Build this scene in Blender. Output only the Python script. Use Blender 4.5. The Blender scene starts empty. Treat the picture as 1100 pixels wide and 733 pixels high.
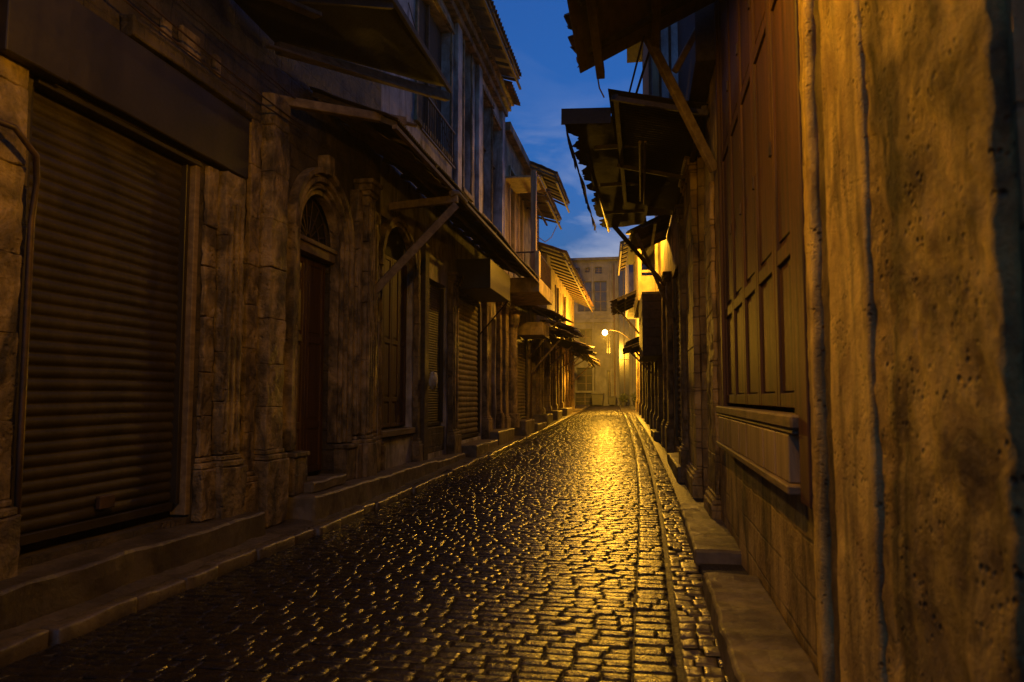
import bpy, bmesh, math, random
from mathutils import Vector, noise, Matrix
R = math.radians
random.seed(7)
S = bpy.context.scene
C = S.collection

# ------------------------------------------------------------------ camera
cam_d = bpy.data.cameras.new('camera'); cam = bpy.data.objects.new('camera', cam_d); C.objects.link(cam)
cam.location = (0, 0, 1.5)
cam.rotation_euler = (R(90 + 4.325), 0, R(10.245))
cam_d.sensor_width = 36; cam_d.lens = 26.18
cam_d.clip_start = .05; cam_d.clip_end = 3000
cam_d.dof.use_dof = True; cam_d.dof.focus_distance = 13.0; cam_d.dof.aperture_fstop = 2.8
S.camera = cam

# ------------------------------------------------------------------ sky
SUN_EL, SUN_ROT = R(-1.0), R(200)
w = bpy.data.worlds.new('World'); S.world = w; w.use_nodes = True
nt = w.node_tree; N = nt.nodes; L = nt.links
for n in list(N): N.remove(n)
def nd(tree, kind, **kw):
    n = tree.nodes.new(kind)
    for k, v in kw.items(): setattr(n, k, v)
    return n
out = nd(nt, 'ShaderNodeOutputWorld'); bg = nd(nt, 'ShaderNodeBackground')
sky = nd(nt, 'ShaderNodeTexSky', sky_type='NISHITA', sun_disc=False)
sky.sun_elevation = SUN_EL; sky.sun_rotation = SUN_ROT; sky.altitude = 300; sky.ozone_density = 4.0; sky.dust_density = 1.0
tint = nd(nt, 'ShaderNodeMix', data_type='RGBA', blend_type='MULTIPLY'); tint.inputs[0].default_value = 1
tint.inputs[7].default_value = (3.9, 8.8, 9.0, 1)
L.new(sky.outputs[0], tint.inputs[6])
tc = nd(nt, 'ShaderNodeTexCoord'); mp = nd(nt, 'ShaderNodeMapping'); mp.inputs['Scale'].default_value = (1, 1, 3.6)
mp.inputs['Location'].default_value = (.35, .2, .1)
L.new(tc.outputs['Generated'], mp.inputs[0])
cn = nd(nt, 'ShaderNodeTexNoise'); cn.inputs['Scale'].default_value = 3.4; cn.inputs['Detail'].default_value = 7; cn.inputs['Roughness'].default_value = .55
cn.inputs['Distortion'].default_value = .5
L.new(mp.outputs[0], cn.inputs['Vector'])
cr = nd(nt, 'ShaderNodeValToRGB'); cr.color_ramp.elements[0].position = .50; cr.color_ramp.elements[1].position = .72
L.new(cn.outputs[0], cr.inputs[0])
sx = nd(nt, 'ShaderNodeSeparateXYZ'); L.new(tc.outputs['Generated'], sx.inputs[0])
lo = nd(nt, 'ShaderNodeMapRange'); lo.inputs[1].default_value = .22; lo.inputs[2].default_value = .38
lo.inputs[3].default_value = 1.0; lo.inputs[4].default_value = .10
L.new(sx.outputs[2], lo.inputs[0])
mu = nd(nt, 'ShaderNodeMath', operation='MULTIPLY'); L.new(cr.outputs[0], mu.inputs[0]); L.new(lo.outputs[0], mu.inputs[1])
cm = nd(nt, 'ShaderNodeMix', data_type='RGBA'); cm.inputs[7].default_value = (2.7, 3.0, 4.1, 1)
L.new(mu.outputs[0], cm.inputs[0]); L.new(tint.outputs[2], cm.inputs[6])
L.new(cm.outputs[2], bg.inputs[0]); bg.inputs[1].default_value = .15
L.new(bg.outputs[0], out.inputs[0])
SKY = dict(sky=sky, bg=bg)

S.view_settings.view_transform = 'Standard'; S.view_settings.look = 'None'
S.view_settings.exposure = 0; S.view_settings.gamma = 1; S.view_settings.use_curve_mapping = False
S.cycles.use_denoising = True
S.cycles.max_bounces = 5; S.cycles.diffuse_bounces = 3; S.cycles.glossy_bounces = 3
S.cycles.sample_clamp_indirect = 4; S.cycles.sample_clamp_direct = 12
S.cycles.caustics_reflective = False; S.cycles.caustics_refractive = False
S.cycles.volume_bounces = 0

# ------------------------------------------------------------------ materials
def mix(t, a, b, fac, blend='MIX'):
    m = nd(t, 'ShaderNodeMix', data_type='RGBA', blend_type=blend)
    for k, v in ((0, fac), (6, a), (7, b)):
        if hasattr(v, 'is_linked') or isinstance(v, bpy.types.NodeSocket): t.links.new(v, m.inputs[k])
        elif k == 0: m.inputs[0].default_value = v
        else: m.inputs[k].default_value = (*v, 1) if len(v) == 3 else v
    return m.outputs[2]
def noise_n(t, vec, scale, detail=6, rough=.6, dist=0):
    n = nd(t, 'ShaderNodeTexNoise'); n.inputs['Scale'].default_value = scale; n.inputs['Detail'].default_value = detail
    n.inputs['Roughness'].default_value = rough; n.inputs['Distortion'].default_value = dist
    t.links.new(vec, n.inputs['Vector']); return n.outputs[0]
def ramp(t, fac, p0, p1, c0=0., c1=1.):
    r = nd(t, 'ShaderNodeMapRange'); r.inputs[1].default_value = p0; r.inputs[2].default_value = p1
    r.inputs[3].default_value = c0; r.inputs[4].default_value = c1
    t.links.new(fac, r.inputs[0]); return r.outputs[0]
def material(name, c1, c2, scale=2.0, rough=(.55, .85), bump=.4, bdist=.01, metal=0., stain=.5, stain_c=(.02, .014, .008),
             grain=None, fine=30., speck=0., pits=0., streak=(5, 5, .5), coat=0., ashlar=0., pit_scale=16, pit_dark=0.):
    m = bpy.data.materials.new(name); m.use_nodes = True; t = m.node_tree
    for n in list(t.nodes): t.nodes.remove(n)
    o = nd(t, 'ShaderNodeOutputMaterial'); b = nd(t, 'ShaderNodeBsdfPrincipled'); t.links.new(b.outputs[0], o.inputs[0])
    tc = nd(t, 'ShaderNodeTexCoord').outputs['Object']
    def mapped(sc):
        q = nd(t, 'ShaderNodeMapping'); q.inputs['Scale'].default_value = sc; t.links.new(tc, q.inputs[0]); return q.outputs[0]
    base_v = mapped(grain) if grain else tc
    n1 = noise_n(t, base_v, scale, 9, .62, .4)
    col = mix(t, c1, c2, ramp(t, n1, .36, .64))
    n2 = noise_n(t, mapped(streak), 1.0, 7, .6, .6)
    if stain: col = mix(t, col, stain_c, ramp(t, n2, .46, .66, 0, stain))
    if speck:
        n4 = noise_n(t, tc, 14, 5, .7); col = mix(t, col, tuple(min(1, x * 1.8) for x in c2), ramp(t, n4, .62, .70, 0, speck))
    t.links.new(col, b.inputs['Base Color'])
    nf = noise_n(t, base_v, fine, 8, .7)
    t.links.new(ramp(t, nf, .3, .7, *rough), b.inputs['Roughness'])
    b.inputs['Metallic'].default_value = metal
    if coat: b.inputs['Coat Weight'].default_value = coat; b.inputs['Coat Roughness'].default_value = .18
    h = nd(t, 'ShaderNodeMath', operation='ADD'); t.links.new(nf, h.inputs[0])
    h2 = nd(t, 'ShaderNodeMath', operation='MULTIPLY'); t.links.new(n1, h2.inputs[0]); h2.inputs[1].default_value = 3.
    t.links.new(h2.outputs[0], h.inputs[1]); height = h.outputs[0]
    if pits:
        vr = nd(t, 'ShaderNodeTexVoronoi'); vr.inputs['Scale'].default_value = pit_scale
        nz = noise_n(t, tc, 6, 4, .6); 
        t.links.new(tc, vr.inputs['Vector'])
        pp = ramp(t, vr.outputs['Distance'], .0, .35, -1, 0)
        pm = nd(t, 'ShaderNodeMath', operation='MULTIPLY'); t.links.new(pp, pm.inputs[0]); t.links.new(ramp(t, nz, .48, .6, 0, pits), pm.inputs[1])
        ad = nd(t, 'ShaderNodeMath', operation='ADD'); t.links.new(height, ad.inputs[0]); t.links.new(pm.outputs[0], ad.inputs[1]); height = ad.outputs[0]
        if pit_dark:
            col = mix(t, col, (.05, .03, .014), ramp(t, pm.outputs[0], 0, -pits * .7, 0, pit_dark)); t.links.new(col, b.inputs['Base Color'])
    if ashlar:
        sp_ = nd(t, 'ShaderNodeSeparateXYZ'); t.links.new(tc, sp_.inputs[0]); cb_ = nd(t, 'ShaderNodeCombineXYZ')
        wv = nd(t, 'ShaderNodeMath', operation='MULTIPLY_ADD'); wv.inputs[1].default_value = .06; t.links.new(n1, wv.inputs[0]); t.links.new(sp_.outputs[2], wv.inputs[2])
        t.links.new(sp_.outputs[1], cb_.inputs[0]); t.links.new(wv.outputs[0], cb_.inputs[1])
        bk = nd(t, 'ShaderNodeTexBrick'); bk.inputs['Scale'].default_value = 1.0; bk.inputs['Brick Width'].default_value = .52; bk.inputs['Row Height'].default_value = .27
        bk.inputs['Mortar Size'].default_value = .012; bk.inputs['Mortar Smooth'].default_value = .6
        t.links.new(cb_.outputs[0], bk.inputs['Vector'])
        jm = nd(t, 'ShaderNodeMath', operation='MULTIPLY'); t.links.new(bk.outputs['Fac'], jm.inputs[0])
        t.links.new(ramp(t, noise_n(t, tc, 1.1, 4, .6), .42, .52, .15, 1), jm.inputs[1])
        jj = nd(t, 'ShaderNodeMath', operation='MULTIPLY_ADD'); jj.inputs[1].default_value = -ashlar
        t.links.new(jm.outputs[0], jj.inputs[0]); t.links.new(height, jj.inputs[2]); height = jj.outputs[0]
        t.links.new(mix(t, col, (.03, .022, .015), ramp(t, jm.outputs[0], 0, 1, 0, .6)), b.inputs['Base Color'])
    bp = nd(t, 'ShaderNodeBump'); bp.inputs['Strength'].default_value = bump; bp.inputs['Distance'].default_value = bdist
    t.links.new(height, bp.inputs['Height']); t.links.new(bp.outputs[0], b.inputs['Normal'])
    return m
M = {}
M['stone'] = material('weathered_stone', (.40, .28, .14), (.07, .047, .024), 3.4, bump=1.0, bdist=.024, stain=.9, pits=.9, speck=.3, fine=22, streak=(3.5, 3.5, 1.3))
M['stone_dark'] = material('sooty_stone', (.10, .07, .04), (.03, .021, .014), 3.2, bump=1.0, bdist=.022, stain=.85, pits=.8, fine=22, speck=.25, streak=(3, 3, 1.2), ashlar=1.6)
M['stone_near'] = material('rough_rendered_stone', (.50, .36, .20), (.13, .085, .045), 3.2, rough=(.6, .9), bump=1.0, bdist=.035, stain=.7, pits=.9, fine=22, streak=(9, 9, 1.3))
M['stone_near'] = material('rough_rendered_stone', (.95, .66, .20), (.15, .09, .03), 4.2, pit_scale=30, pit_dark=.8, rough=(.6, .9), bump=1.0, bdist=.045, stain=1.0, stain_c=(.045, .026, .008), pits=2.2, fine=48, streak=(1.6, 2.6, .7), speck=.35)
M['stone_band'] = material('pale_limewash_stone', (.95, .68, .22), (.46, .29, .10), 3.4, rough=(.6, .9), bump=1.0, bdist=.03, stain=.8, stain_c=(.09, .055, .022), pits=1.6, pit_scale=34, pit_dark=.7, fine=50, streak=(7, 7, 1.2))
M['stone_channel'] = material('dark_worn_stone', (.22, .15, .08), (.09, .06, .03), 4, rough=(.6, .9), bump=1.0, bdist=.02, stain=.6, pits=.6, fine=26, streak=(9, 9, 1.2), speck=.4)
M['plaster'] = material('old_plaster', (.56, .50, .47), (.28, .24, .22), 2.4, bump=.7, bdist=.015, stain=.8, streak=(2.6, 2.6, .7), pits=.5)
M['plaster_warm'] = material('ochre_plaster', (.36, .27, .14), (.15, .105, .055), 2.0, bump=.8, bdist=.02, stain=.8, streak=(1.8, 1.8, .9), ashlar=.5, pits=.6, speck=.2)
M['wall_r'] = material('stained_render', (.66, .46, .17), (.30, .19, .075), 2.2, bump=.9, bdist=.024, stain=.85, pits=.7, streak=(3, 3, 1), fine=24, ashlar=.35)
M['far'] = material('far_concrete', (.10, .10, .11), (.045, .045, .048), 1.8, bump=.3, bdist=.02, stain=.85, stain_c=(.03, .026, .024), streak=(.9, .9, .3))
M['wood_door'] = material('dark_varnished_wood', (.10, .045, .02), (.045, .02, .01), 2.0, rough=(.32, .6), bump=.35, bdist=.005, grain=(9, 9, .6), stain=.3)
M['wood_red'] = material('red_brown_wood', (.10, .038, .016), (.035, .014, .007), 2.0, rough=(.55, .8), bump=.35, bdist=.005, grain=(9, 9, .6), stain=.35)
M['lamplit_yellow'] = material('lamplit_yellow_finish', (.78, .62, .26), (.50, .38, .15), 2.0, rough=(.5, .8), bump=.4, bdist=.008, stain=.5, streak=(3, 3, 1))  # lamp glow on gallery and balcony, put into a bright yellow base colour
M['wood_raw'] = material('raw_weathered_timber', (.25, .175, .095), (.13, .085, .045), 2.0, rough=(.55, .85), bump=.5, bdist=.006, grain=(7, 1.2, 7), stain=.35)
M['wood_pale'] = material('pale_board_timber', (.46, .33, .18), (.28, .19, .10), 2.0, rough=(.5, .8), bump=.5, bdist=.006, grain=(7, 7, .8), stain=.45)
M['wood_dark'] = material('blackened_timber', (.085, .06, .038), (.04, .028, .018), 2.0, rough=(.6, .9), bump=.5, bdist=.006, grain=(6, 1.2, 6), stain=.3)
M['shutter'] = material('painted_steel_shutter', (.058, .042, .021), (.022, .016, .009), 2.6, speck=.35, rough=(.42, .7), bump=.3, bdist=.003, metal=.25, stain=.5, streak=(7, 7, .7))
M['shutter_lit'] = material('lamplit_steel_shutter', (.20, .155, .085), (.10, .075, .042), 2.2, rough=(.6, .85), bump=.15, bdist=.003, metal=.25, stain=.6, streak=(7, 7, .7))  # lighter copy of the shutter steel, lamplight worked into its colour
M['steel'] = material('grey_sheet_steel', (.045, .034, .022), (.022, .017, .012), 1.6, rough=(.35, .6), bump=.15, bdist=.004, metal=.3, stain=.6)
M['iron'] = material('rusty_iron', (.10, .055, .03), (.04, .028, .02), 8, rough=(.4, .75), bump=.3, bdist=.003, metal=.4, stain=.2)
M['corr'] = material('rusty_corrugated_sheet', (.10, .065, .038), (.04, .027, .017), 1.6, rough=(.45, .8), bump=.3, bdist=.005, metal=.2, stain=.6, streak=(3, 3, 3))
M['corr_lit'] = material('lamplit_corrugated_sheet', (.38, .30, .16), (.22, .16, .085), 1.8, rough=(.4, .7), bump=.3, bdist=.005, metal=.1, stain=.5, streak=(3, 3, 3))  # awnings in lamplight: brightness painted in as a lighter copy of the sheet
M['tile'] = material('clay_roof_tile', (.26, .13, .07), (.12, .065, .04), 2.5, rough=(.6, .9), bump=.5, bdist=.01, stain=.5, streak=(4, 4, 4))
M['cloth'] = material('tarred_awning_cloth', (.035, .027, .02), (.016, .013, .010), 2.2, rough=(.7, .95), bump=.5, bdist=.01, stain=.4, streak=(4, 4, 4))
M['rag'] = material('pale_plastic_bag', (.55, .50, .42), (.38, .34, .28), 5, rough=(.4, .7), bump=.5, bdist=.02, stain=.2)
M['dark'] = material('dark_opening', (.018, .014, .011), (.010, .008, .006), 2.0, rough=(.7, .95), bump=.1, stain=0)
M['pane'] = material('dirty_window_pane', (.03, .03, .032), (.015, .015, .016), 3, rough=(.08, .3), bump=.05, stain=.2)
M['bin'] = material('dark_bin_plastic', (.03, .03, .025), (.02, .02, .018), 3, rough=(.5, .8), bump=.1)
M['leaf'] = material('dark_leaves', (.06, .075, .03), (.03, .04, .018), 8, rough=(.5, .8), bump=.1, stain=0)
M['slab'] = material('wet_pavement_concrete', (.11, .085, .058), (.05, .038, .026), 2.6, rough=(.25, .65), bump=.55, bdist=.014, stain=.6, stain_c=(.03, .022, .014), streak=(3, 3, 3), fine=18)
M['step'] = material('worn_step_stone', (.20, .155, .10), (.09, .067, .044), 2.8, rough=(.35, .7), bump=.5, bdist=.012, stain=.55, streak=(5, 5, 5), fine=20)
M['kerb'] = material('wet_kerb_stone', (.13, .10, .07), (.06, .048, .034), 4, rough=(.16, .5), bump=.5, bdist=.01, stain=.4, streak=(5, 5, 5), fine=20)
M['cobble'] = material('wet_cobble_stone', (.018, .014, .012), (.008, .0065, .006), 5.0, rough=(.13, .36), bump=.6, bdist=.010, stain=.4, stain_c=(.015, .012, .01), streak=(1.2, 1.2, 1.2), fine=26)
M['cobble'].node_tree.nodes['Principled BSDF'].inputs['Specular IOR Level'].default_value = .32
M['mortar'] = material('wet_joint_grit', (.035, .027, .02), (.015, .012, .009), 9, rough=(.3, .8), bump=.8, bdist=.012, stain=0, fine=45)
M['ground'] = material('dark_earth', (.05, .04, .03), (.03, .025, .02), 1, rough=(.7, .95))
def emitter(name, col, strength):
    m = bpy.data.materials.new(name); m.use_nodes = True; t = m.node_tree
    b = t.nodes['Principled BSDF']; b.inputs['Base Color'].default_value = (*col, 1)
    b.inputs['Emission Color'].default_value = (*col, 1); b.inputs['Emission Strength'].default_value = strength
    return m
M['bulb'] = emitter('lit_sodium_bulb', (1, .72, .25), 60)

# ------------------------------------------------------------------ geometry helpers
def sm(a, b, x):
    t = max(0, min(1, (x - a) / (b - a))); return t * t * (3 - 2 * t)
def gz(y):                               # the street climbs gently
    return 0 if y < 8 else .85 * ((y - 8) / 37) ** 1.4
def drift(y):                            # right-hand side bends in
    return 0 if y < 8 else 1.5 * ((min(y, 60) - 8) / 37) ** 1.6
class Fr:
    def __init__(s, f): s.f = f
    def __call__(s, o, y, z): return Vector(s.f(o, y, z))
FL = Fr(lambda o, y, z: (-4.2 + o, y, z))
FRt = Fr(lambda o, y, z: (.80 - drift(y) - o, y, z))
FF = Fr(lambda o, y, z: (y, 48.0 - o, z))           # far end wall: y runs along world X
FW = Fr(lambda o, y, z: (o, y, z))
LOC = {}
class MB:
    def __init__(s): s.v = []; s.f = []
    def add(s, vs, fs):
        n = len(s.v); s.v += [tuple(x) for x in vs]; s.f += [tuple(i + n for i in f) for f in fs]; return s
    def box(s, F, o0, o1, y0, y1, z0, z1):
        P = [F(o, y, z) for o in (o0, o1) for y in (y0, y1) for z in (z0, z1)]
        return s.add(P, [(0, 1, 3, 2), (4, 6, 7, 5), (0, 4, 5, 1), (2, 3, 7, 6), (0, 2, 6, 4), (1, 5, 7, 3)])
    def rbox(s, F, o0, o1, y0, y1, z0, z1, step=.12, amp=.012, seed=0, bev=.012):
        """box with gridded faces pushed about by noise: worn stone"""
        def ticks(a, b):
            n = max(1, int(round(abs(b - a) / step))); r = [a + (b - a) * i / n for i in range(n + 1)]
            e = min(bev, abs(b - a) * .25); 
            return [a, a + e] + r[1:-1] + [b - e, b]
        O, Y_, Z_ = ticks(o0, o1), ticks(y0, y1), ticks(z0, z1)
        idx = {}; V = []; Fc = []
        def vid(i, j, k):
            if (i, j, k) not in idx:
                o, y, z = O[i], Y_[j], Z_[k]
                ex = [(i in (0, len(O) - 1)), (j in (0, len(Y_) - 1)), (k in (0, len(Z_) - 1))]
                if sum(ex) >= 2:
                    c = .45 * bev
                    if ex[0]: o += c if i == 0 else -c
                    if ex[1]: y += c if j == 0 else -c
                    if ex[2]: z += c if k == 0 else -c
                p = F(o, y, z); d = noise.noise_vector(p * 3.1 + Vector((seed, 0, 0))) * .7 + noise.noise_vector(p * 9.7 + Vector((0, seed, 0))) * .45
                if step < .06: d = d + noise.noise_vector(p * 24) * .35 + noise.noise_vector(p * 55) * .16
                idx[(i, j, k)] = len(V); V.append(p + d * amp)
            return idx[(i, j, k)]
        a, b, c = len(O) - 1, len(Y_) - 1, len(Z_) - 1
        for j in range(b):
            for k in range(c):
                for i in (0, a): Fc.append((vid(i, j, k), vid(i, j + 1, k), vid(i, j + 1, k + 1), vid(i, j, k + 1)))
        for i in range(a):
            for k in range(c):
                for j in (0, b): Fc.append((vid(i, j, k), vid(i + 1, j, k), vid(i + 1, j, k + 1), vid(i, j, k + 1)))
            for j in range(b):
                for k in (0, c): Fc.append((vid(i, j, k), vid(i + 1, j, k), vid(i + 1, j + 1, k), vid(i, j + 1, k)))
        return s.add(V, Fc)
    def beam(s, p, q, w=.06, h=.08, up=(0, 0, 1)):
        p, q = Vector(p), Vector(q); d = (q - p).normalized(); a = d.cross(Vector(up))
        if a.length < 1e-3: a = d.cross(Vector((0, 1, 0)))
        a.normalize(); b = a.cross(d).normalized(); P = []
        for e in (p, q):
            for x, y in ((-1, -1), (1, -1), (1, 1), (-1, 1)): P.append(e + a * (x * w / 2) + b * (y * h / 2))
        return s.add(P, [(0, 3, 2, 1), (4, 5, 6, 7), (0, 1, 5, 4), (1, 2, 6, 5), (2, 3, 7, 6), (3, 0, 4, 7)])
    def tube(s, pts, r, n=8):
        pts = [Vector(p) for p in pts]; P = []; rs = r if isinstance(r, (list, tuple)) else [r] * len(pts)
        for i, p in enumerate(pts):
            d = (pts[min(i + 1, len(pts) - 1)] - pts[max(i - 1, 0)]).normalized()
            a = d.cross(Vector((.31, .2, .93))).normalized(); b = d.cross(a).normalized()
            for k in range(n):
                t = 2 * math.pi * k / n; P.append(p + (a * math.cos(t) + b * math.sin(t)) * rs[i])
        Fc = [(i * n + k, i * n + (k + 1) % n, (i + 1) * n + (k + 1) % n, (i + 1) * n + k) for i in range(len(pts) - 1) for k in range(n)]
        Fc += [tuple(range(n))[::-1], tuple(range((len(pts) - 1) * n, len(pts) * n))]
        return s.add(P, Fc)
    def ring(s, F, yc, zc, r0, r1, o0, o1, a0=0, a1=180, n=24, sy=1):
        P = []
        for i in range(n + 1):
            t = R(a0 + (a1 - a0) * i / n)
            for r in (r0, r1):
                for o in (o0, o1): P.append(F(o, yc + r * math.cos(t) * sy, zc + r * math.sin(t)))
        Fc = []
        for i in range(n):
            b = i * 4; c = b + 4
            Fc += [(b, b + 1, c + 1, c), (b + 2, c + 2, c + 3, b + 3), (b + 1, b + 3, c + 3, c + 1), (b, c, c + 2, b + 2)]
        Fc += [(0, 2, 3, 1), (n * 4, n * 4 + 1, n * 4 + 3, n * 4 + 2)]
        return s.add(P, Fc)
    def sheet(s, A, B, Cc, D, nu, nv, th=.006, wave=0, amp=0., rag=0., sag=0., seed=0, lump=0., step=0):
        """A,B along the wall; D,C along the outer edge. two skins th apart; waves run along u"""
        A, B, Cc, D = map(Vector, (A, B, Cc, D)); nrm = (B - A).cross(D - A).normalized()
        if nrm.z < 0: nrm = -nrm
        P = []
        for side in (0, 1):
            for i in range(nu + 1):
                u = i / nu
                e = 1 - rag * max(0, noise.noise(Vector((u * 23 + seed, 1.7, seed))) * 1.2 + .35 * noise.noise(Vector((u * 90, seed, 4))) + .25) if rag else 1
                for j in range(nv + 1):
                    v = j / nv * e
                    p = (A * (1 - u) + B * u) * (1 - v) + (D * (1 - u) + Cc * u) * v
                    h = amp * math.sin(2 * math.pi * wave * u) if wave else 0
                    if step: h += .02 * (1 - (v * step) % 1.0)
                    h += lump * noise.noise(Vector((u * 5 + seed, v * 3, seed * 1.3)))
                    p = p + nrm * (h - side * th) - Vector((0, 0, sag * (v * v)))
                    P.append(p)
        m = (nu + 1) * (nv + 1); Fc = []
        g = lambda s_, i, j: s_ * m + i * (nv + 1) + j
        for i in range(nu):
            for j in range(nv):
                Fc.append((g(0, i, j), g(0, i + 1, j), g(0, i + 1, j + 1), g(0, i, j + 1)))
                Fc.append((g(1, i, j), g(1, i, j + 1), g(1, i + 1, j + 1), g(1, i + 1, j)))
        for i in range(nu):
            for j in (0, nv): Fc.append((g(0, i, j), g(0, i + 1, j), g(1, i + 1, j), g(1, i, j)))
        for j in range(nv):
            for i in (0, nu): Fc.append((g(0, i, j), g(0, i, j + 1), g(1, i, j + 1), g(1, i, j)))
        return s.add(P, Fc)
    def build(s, name, mat, parent=None, smooth=False, bev=0):
        loc = Vector((0, 0, 0)); q = parent
        while q is not None:
            if q.name in LOC: loc = LOC[q.name]; break
            q = q.parent
        me = bpy.data.meshes.new(name)
        me.from_pydata([(x - loc.x, y - loc.y, z - loc.z) for x, y, z in s.v], [], s.f)
        me.materials.append(M[mat] if isinstance(mat, str) else mat)
        bm = bmesh.new(); bm.from_mesh(me); bmesh.ops.recalc_face_normals(bm, faces=bm.faces)
        if smooth:
            for f in bm.faces: f.smooth = True
        bm.to_mesh(me); bm.free()
        o = bpy.data.objects.new(name, me); C.objects.link(o)
        if parent is not None: o.parent = parent
        if bev:
            b = o.modifiers.new('b', 'BEVEL'); b.width = bev; b.segments = 1; b.limit_method = 'ANGLE'; b.angle_limit = R(40)
        return o
def thing(name, label, cat, loc, group=None):
    o = bpy.data.objects.new(name, None); C.objects.link(o); o.empty_display_size = .2
    o.location = loc; LOC[o.name] = Vector(loc); o['label'] = label; o['category'] = cat
    if group: o['group'] = group
    return o
def tag(o, label, cat, group=None):
    o['label'] = label; o['category'] = cat
    if group: o['group'] = group
    return o
def struct(o, kind='structure'): o['kind'] = kind; return o
def reloc(o, loc):                                    # give a one-mesh thing its origin at its base
    loc = Vector(loc); o.data.transform(Matrix.Translation(-loc)); o.location = loc; return o

def wall(F, y0, y1, z0, z1, ops=(), depth=.22, back=3.0, step=.3, amp=.01, seed=0):
    """one building body: a face with real recessed openings (ya,yb,za,zb), reveals, a back plane and a closed volume behind"""
    def cuts(a, b, es):
        c = sorted({round(x, 4) for x in [a, b] + [e for e in es if a < e < b]}); r = []
        for p, q in zip(c, c[1:]):
            n = max(1, int((q - p) / step)); r += [p + (q - p) * i / n for i in range(n)]
        return r + [c[-1]]
    Ys = cuts(y0, y1, [e for o in ops for e in o[:2]]); Zs = cuts(z0, z1, [e for o in ops for e in o[2:4]])
    mb = MB(); V = []; idx = {}; Fc = []
    def vid(o, j, k, mv=True):
        key = (o, j, k)
        if key not in idx:
            p = F(o, Ys[j], Zs[k])
            if mv and 0 < j < len(Ys) - 1:
                d = noise.noise_vector(p * 2.3 + Vector((seed, 0, 0))); p = p + Vector((d.x * amp * 1.3, d.y * amp * .5, d.z * amp * .5))
            idx[key] = len(V); V.append(p)
        return idx[key]
    def inside(j, k):
        y, z = (Ys[j] + Ys[j + 1]) / 2, (Zs[k] + Zs[k + 1]) / 2
        return any(a < y < b and c < z < d for a, b, c, d in ops)
    ny, nz = len(Ys) - 1, len(Zs) - 1
    for j in range(ny):
        for k in range(nz):
            ins = inside(j, k); o = -depth if ins else 0
            Fc.append((vid(o, j, k), vid(o, j + 1, k), vid(o, j + 1, k + 1), vid(o, j, k + 1)))
            if j + 1 < ny and inside(j + 1, k) != ins: Fc.append((vid(0, j + 1, k), vid(0, j + 1, k + 1), vid(-depth, j + 1, k + 1), vid(-depth, j + 1, k)))
            if k + 1 < nz and inside(j, k + 1) != ins: Fc.append((vid(0, j, k + 1), vid(0, j + 1, k + 1), vid(-depth, j + 1, k + 1), vid(-depth, j, k + 1)))
    mb.add(V, Fc)
    # body: top, sides, rear
    P = [F(o, y, z) for o in (0, -back) for y in (y0, y1) for z in (z0, z1)]
    mb.add(P, [(1, 3, 7, 5), (0, 1, 5, 4), (2, 6, 7, 3), (4, 5, 7, 6)])
    return mb

def pilaster(F, y0, y1, z0, z1, proj=.12, base=.5, cap=True, flutes=0, seed=0, parent=None, mat='stone', o0=.003):
    mb = MB(); w = y1 - y0; q_ = .055 if y1 < 12 else .14; a_m = .020 if y1 < 12 else .012
    mb.rbox(F, o0, proj + .06, y0 - .035, y1 + .035, z0, z0 + base, q_, a_m, seed)
    mb.rbox(F, o0, proj + .045, y0 - .02, y1 + .02, z0 + base + .002, z0 + base + .06, .1, .006, seed)
    mb.rbox(F, o0, proj + .015, y0 - .005, y1 + .005, z0 + base + .062, z0 + base + .11, .1, .006, seed)
    za = z0 + base + .112; ze = z1 - (.24 if cap else 0); rr = random.Random(int(seed * 10) + 3)
    while za < ze - .02:
        zb = min(ze, za + rr.uniform(.38, .62)); zb = ze if ze - zb < .15 else zb; dd = rr.uniform(-.008, .008)
        mb.rbox(F, o0, proj + dd, y0 + .01 + dd, y1 - .01 - dd, za, zb - .003, q_, a_m, seed + za, .009); za = zb
    for i in range(flutes):
        yy = y0 + .03 + (w - .06) * (i + .5) / flutes
        mb.rbox(F, proj - .02, proj + .022, yy - w / flutes * .2, yy + w / flutes * .2, z0 + base + .14, z1 - .3, .25, .004, seed + i)
    if cap:
        mb.rbox(F, o0, proj + .03, y0 - .01, y1 + .01, z1 - .238, z1 - .17, .1, .006, seed)
        mb.rbox(F, o0, proj + .06, y0 - .035, y1 + .035, z1 - .168, z1 - .07, .1, .008, seed)
        mb.rbox(F, o0, proj + .09, y0 - .06, y1 + .06, z1 - .068, z1, .1, .008, seed)
    return mb.build('pilaster', mat, parent)

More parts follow.
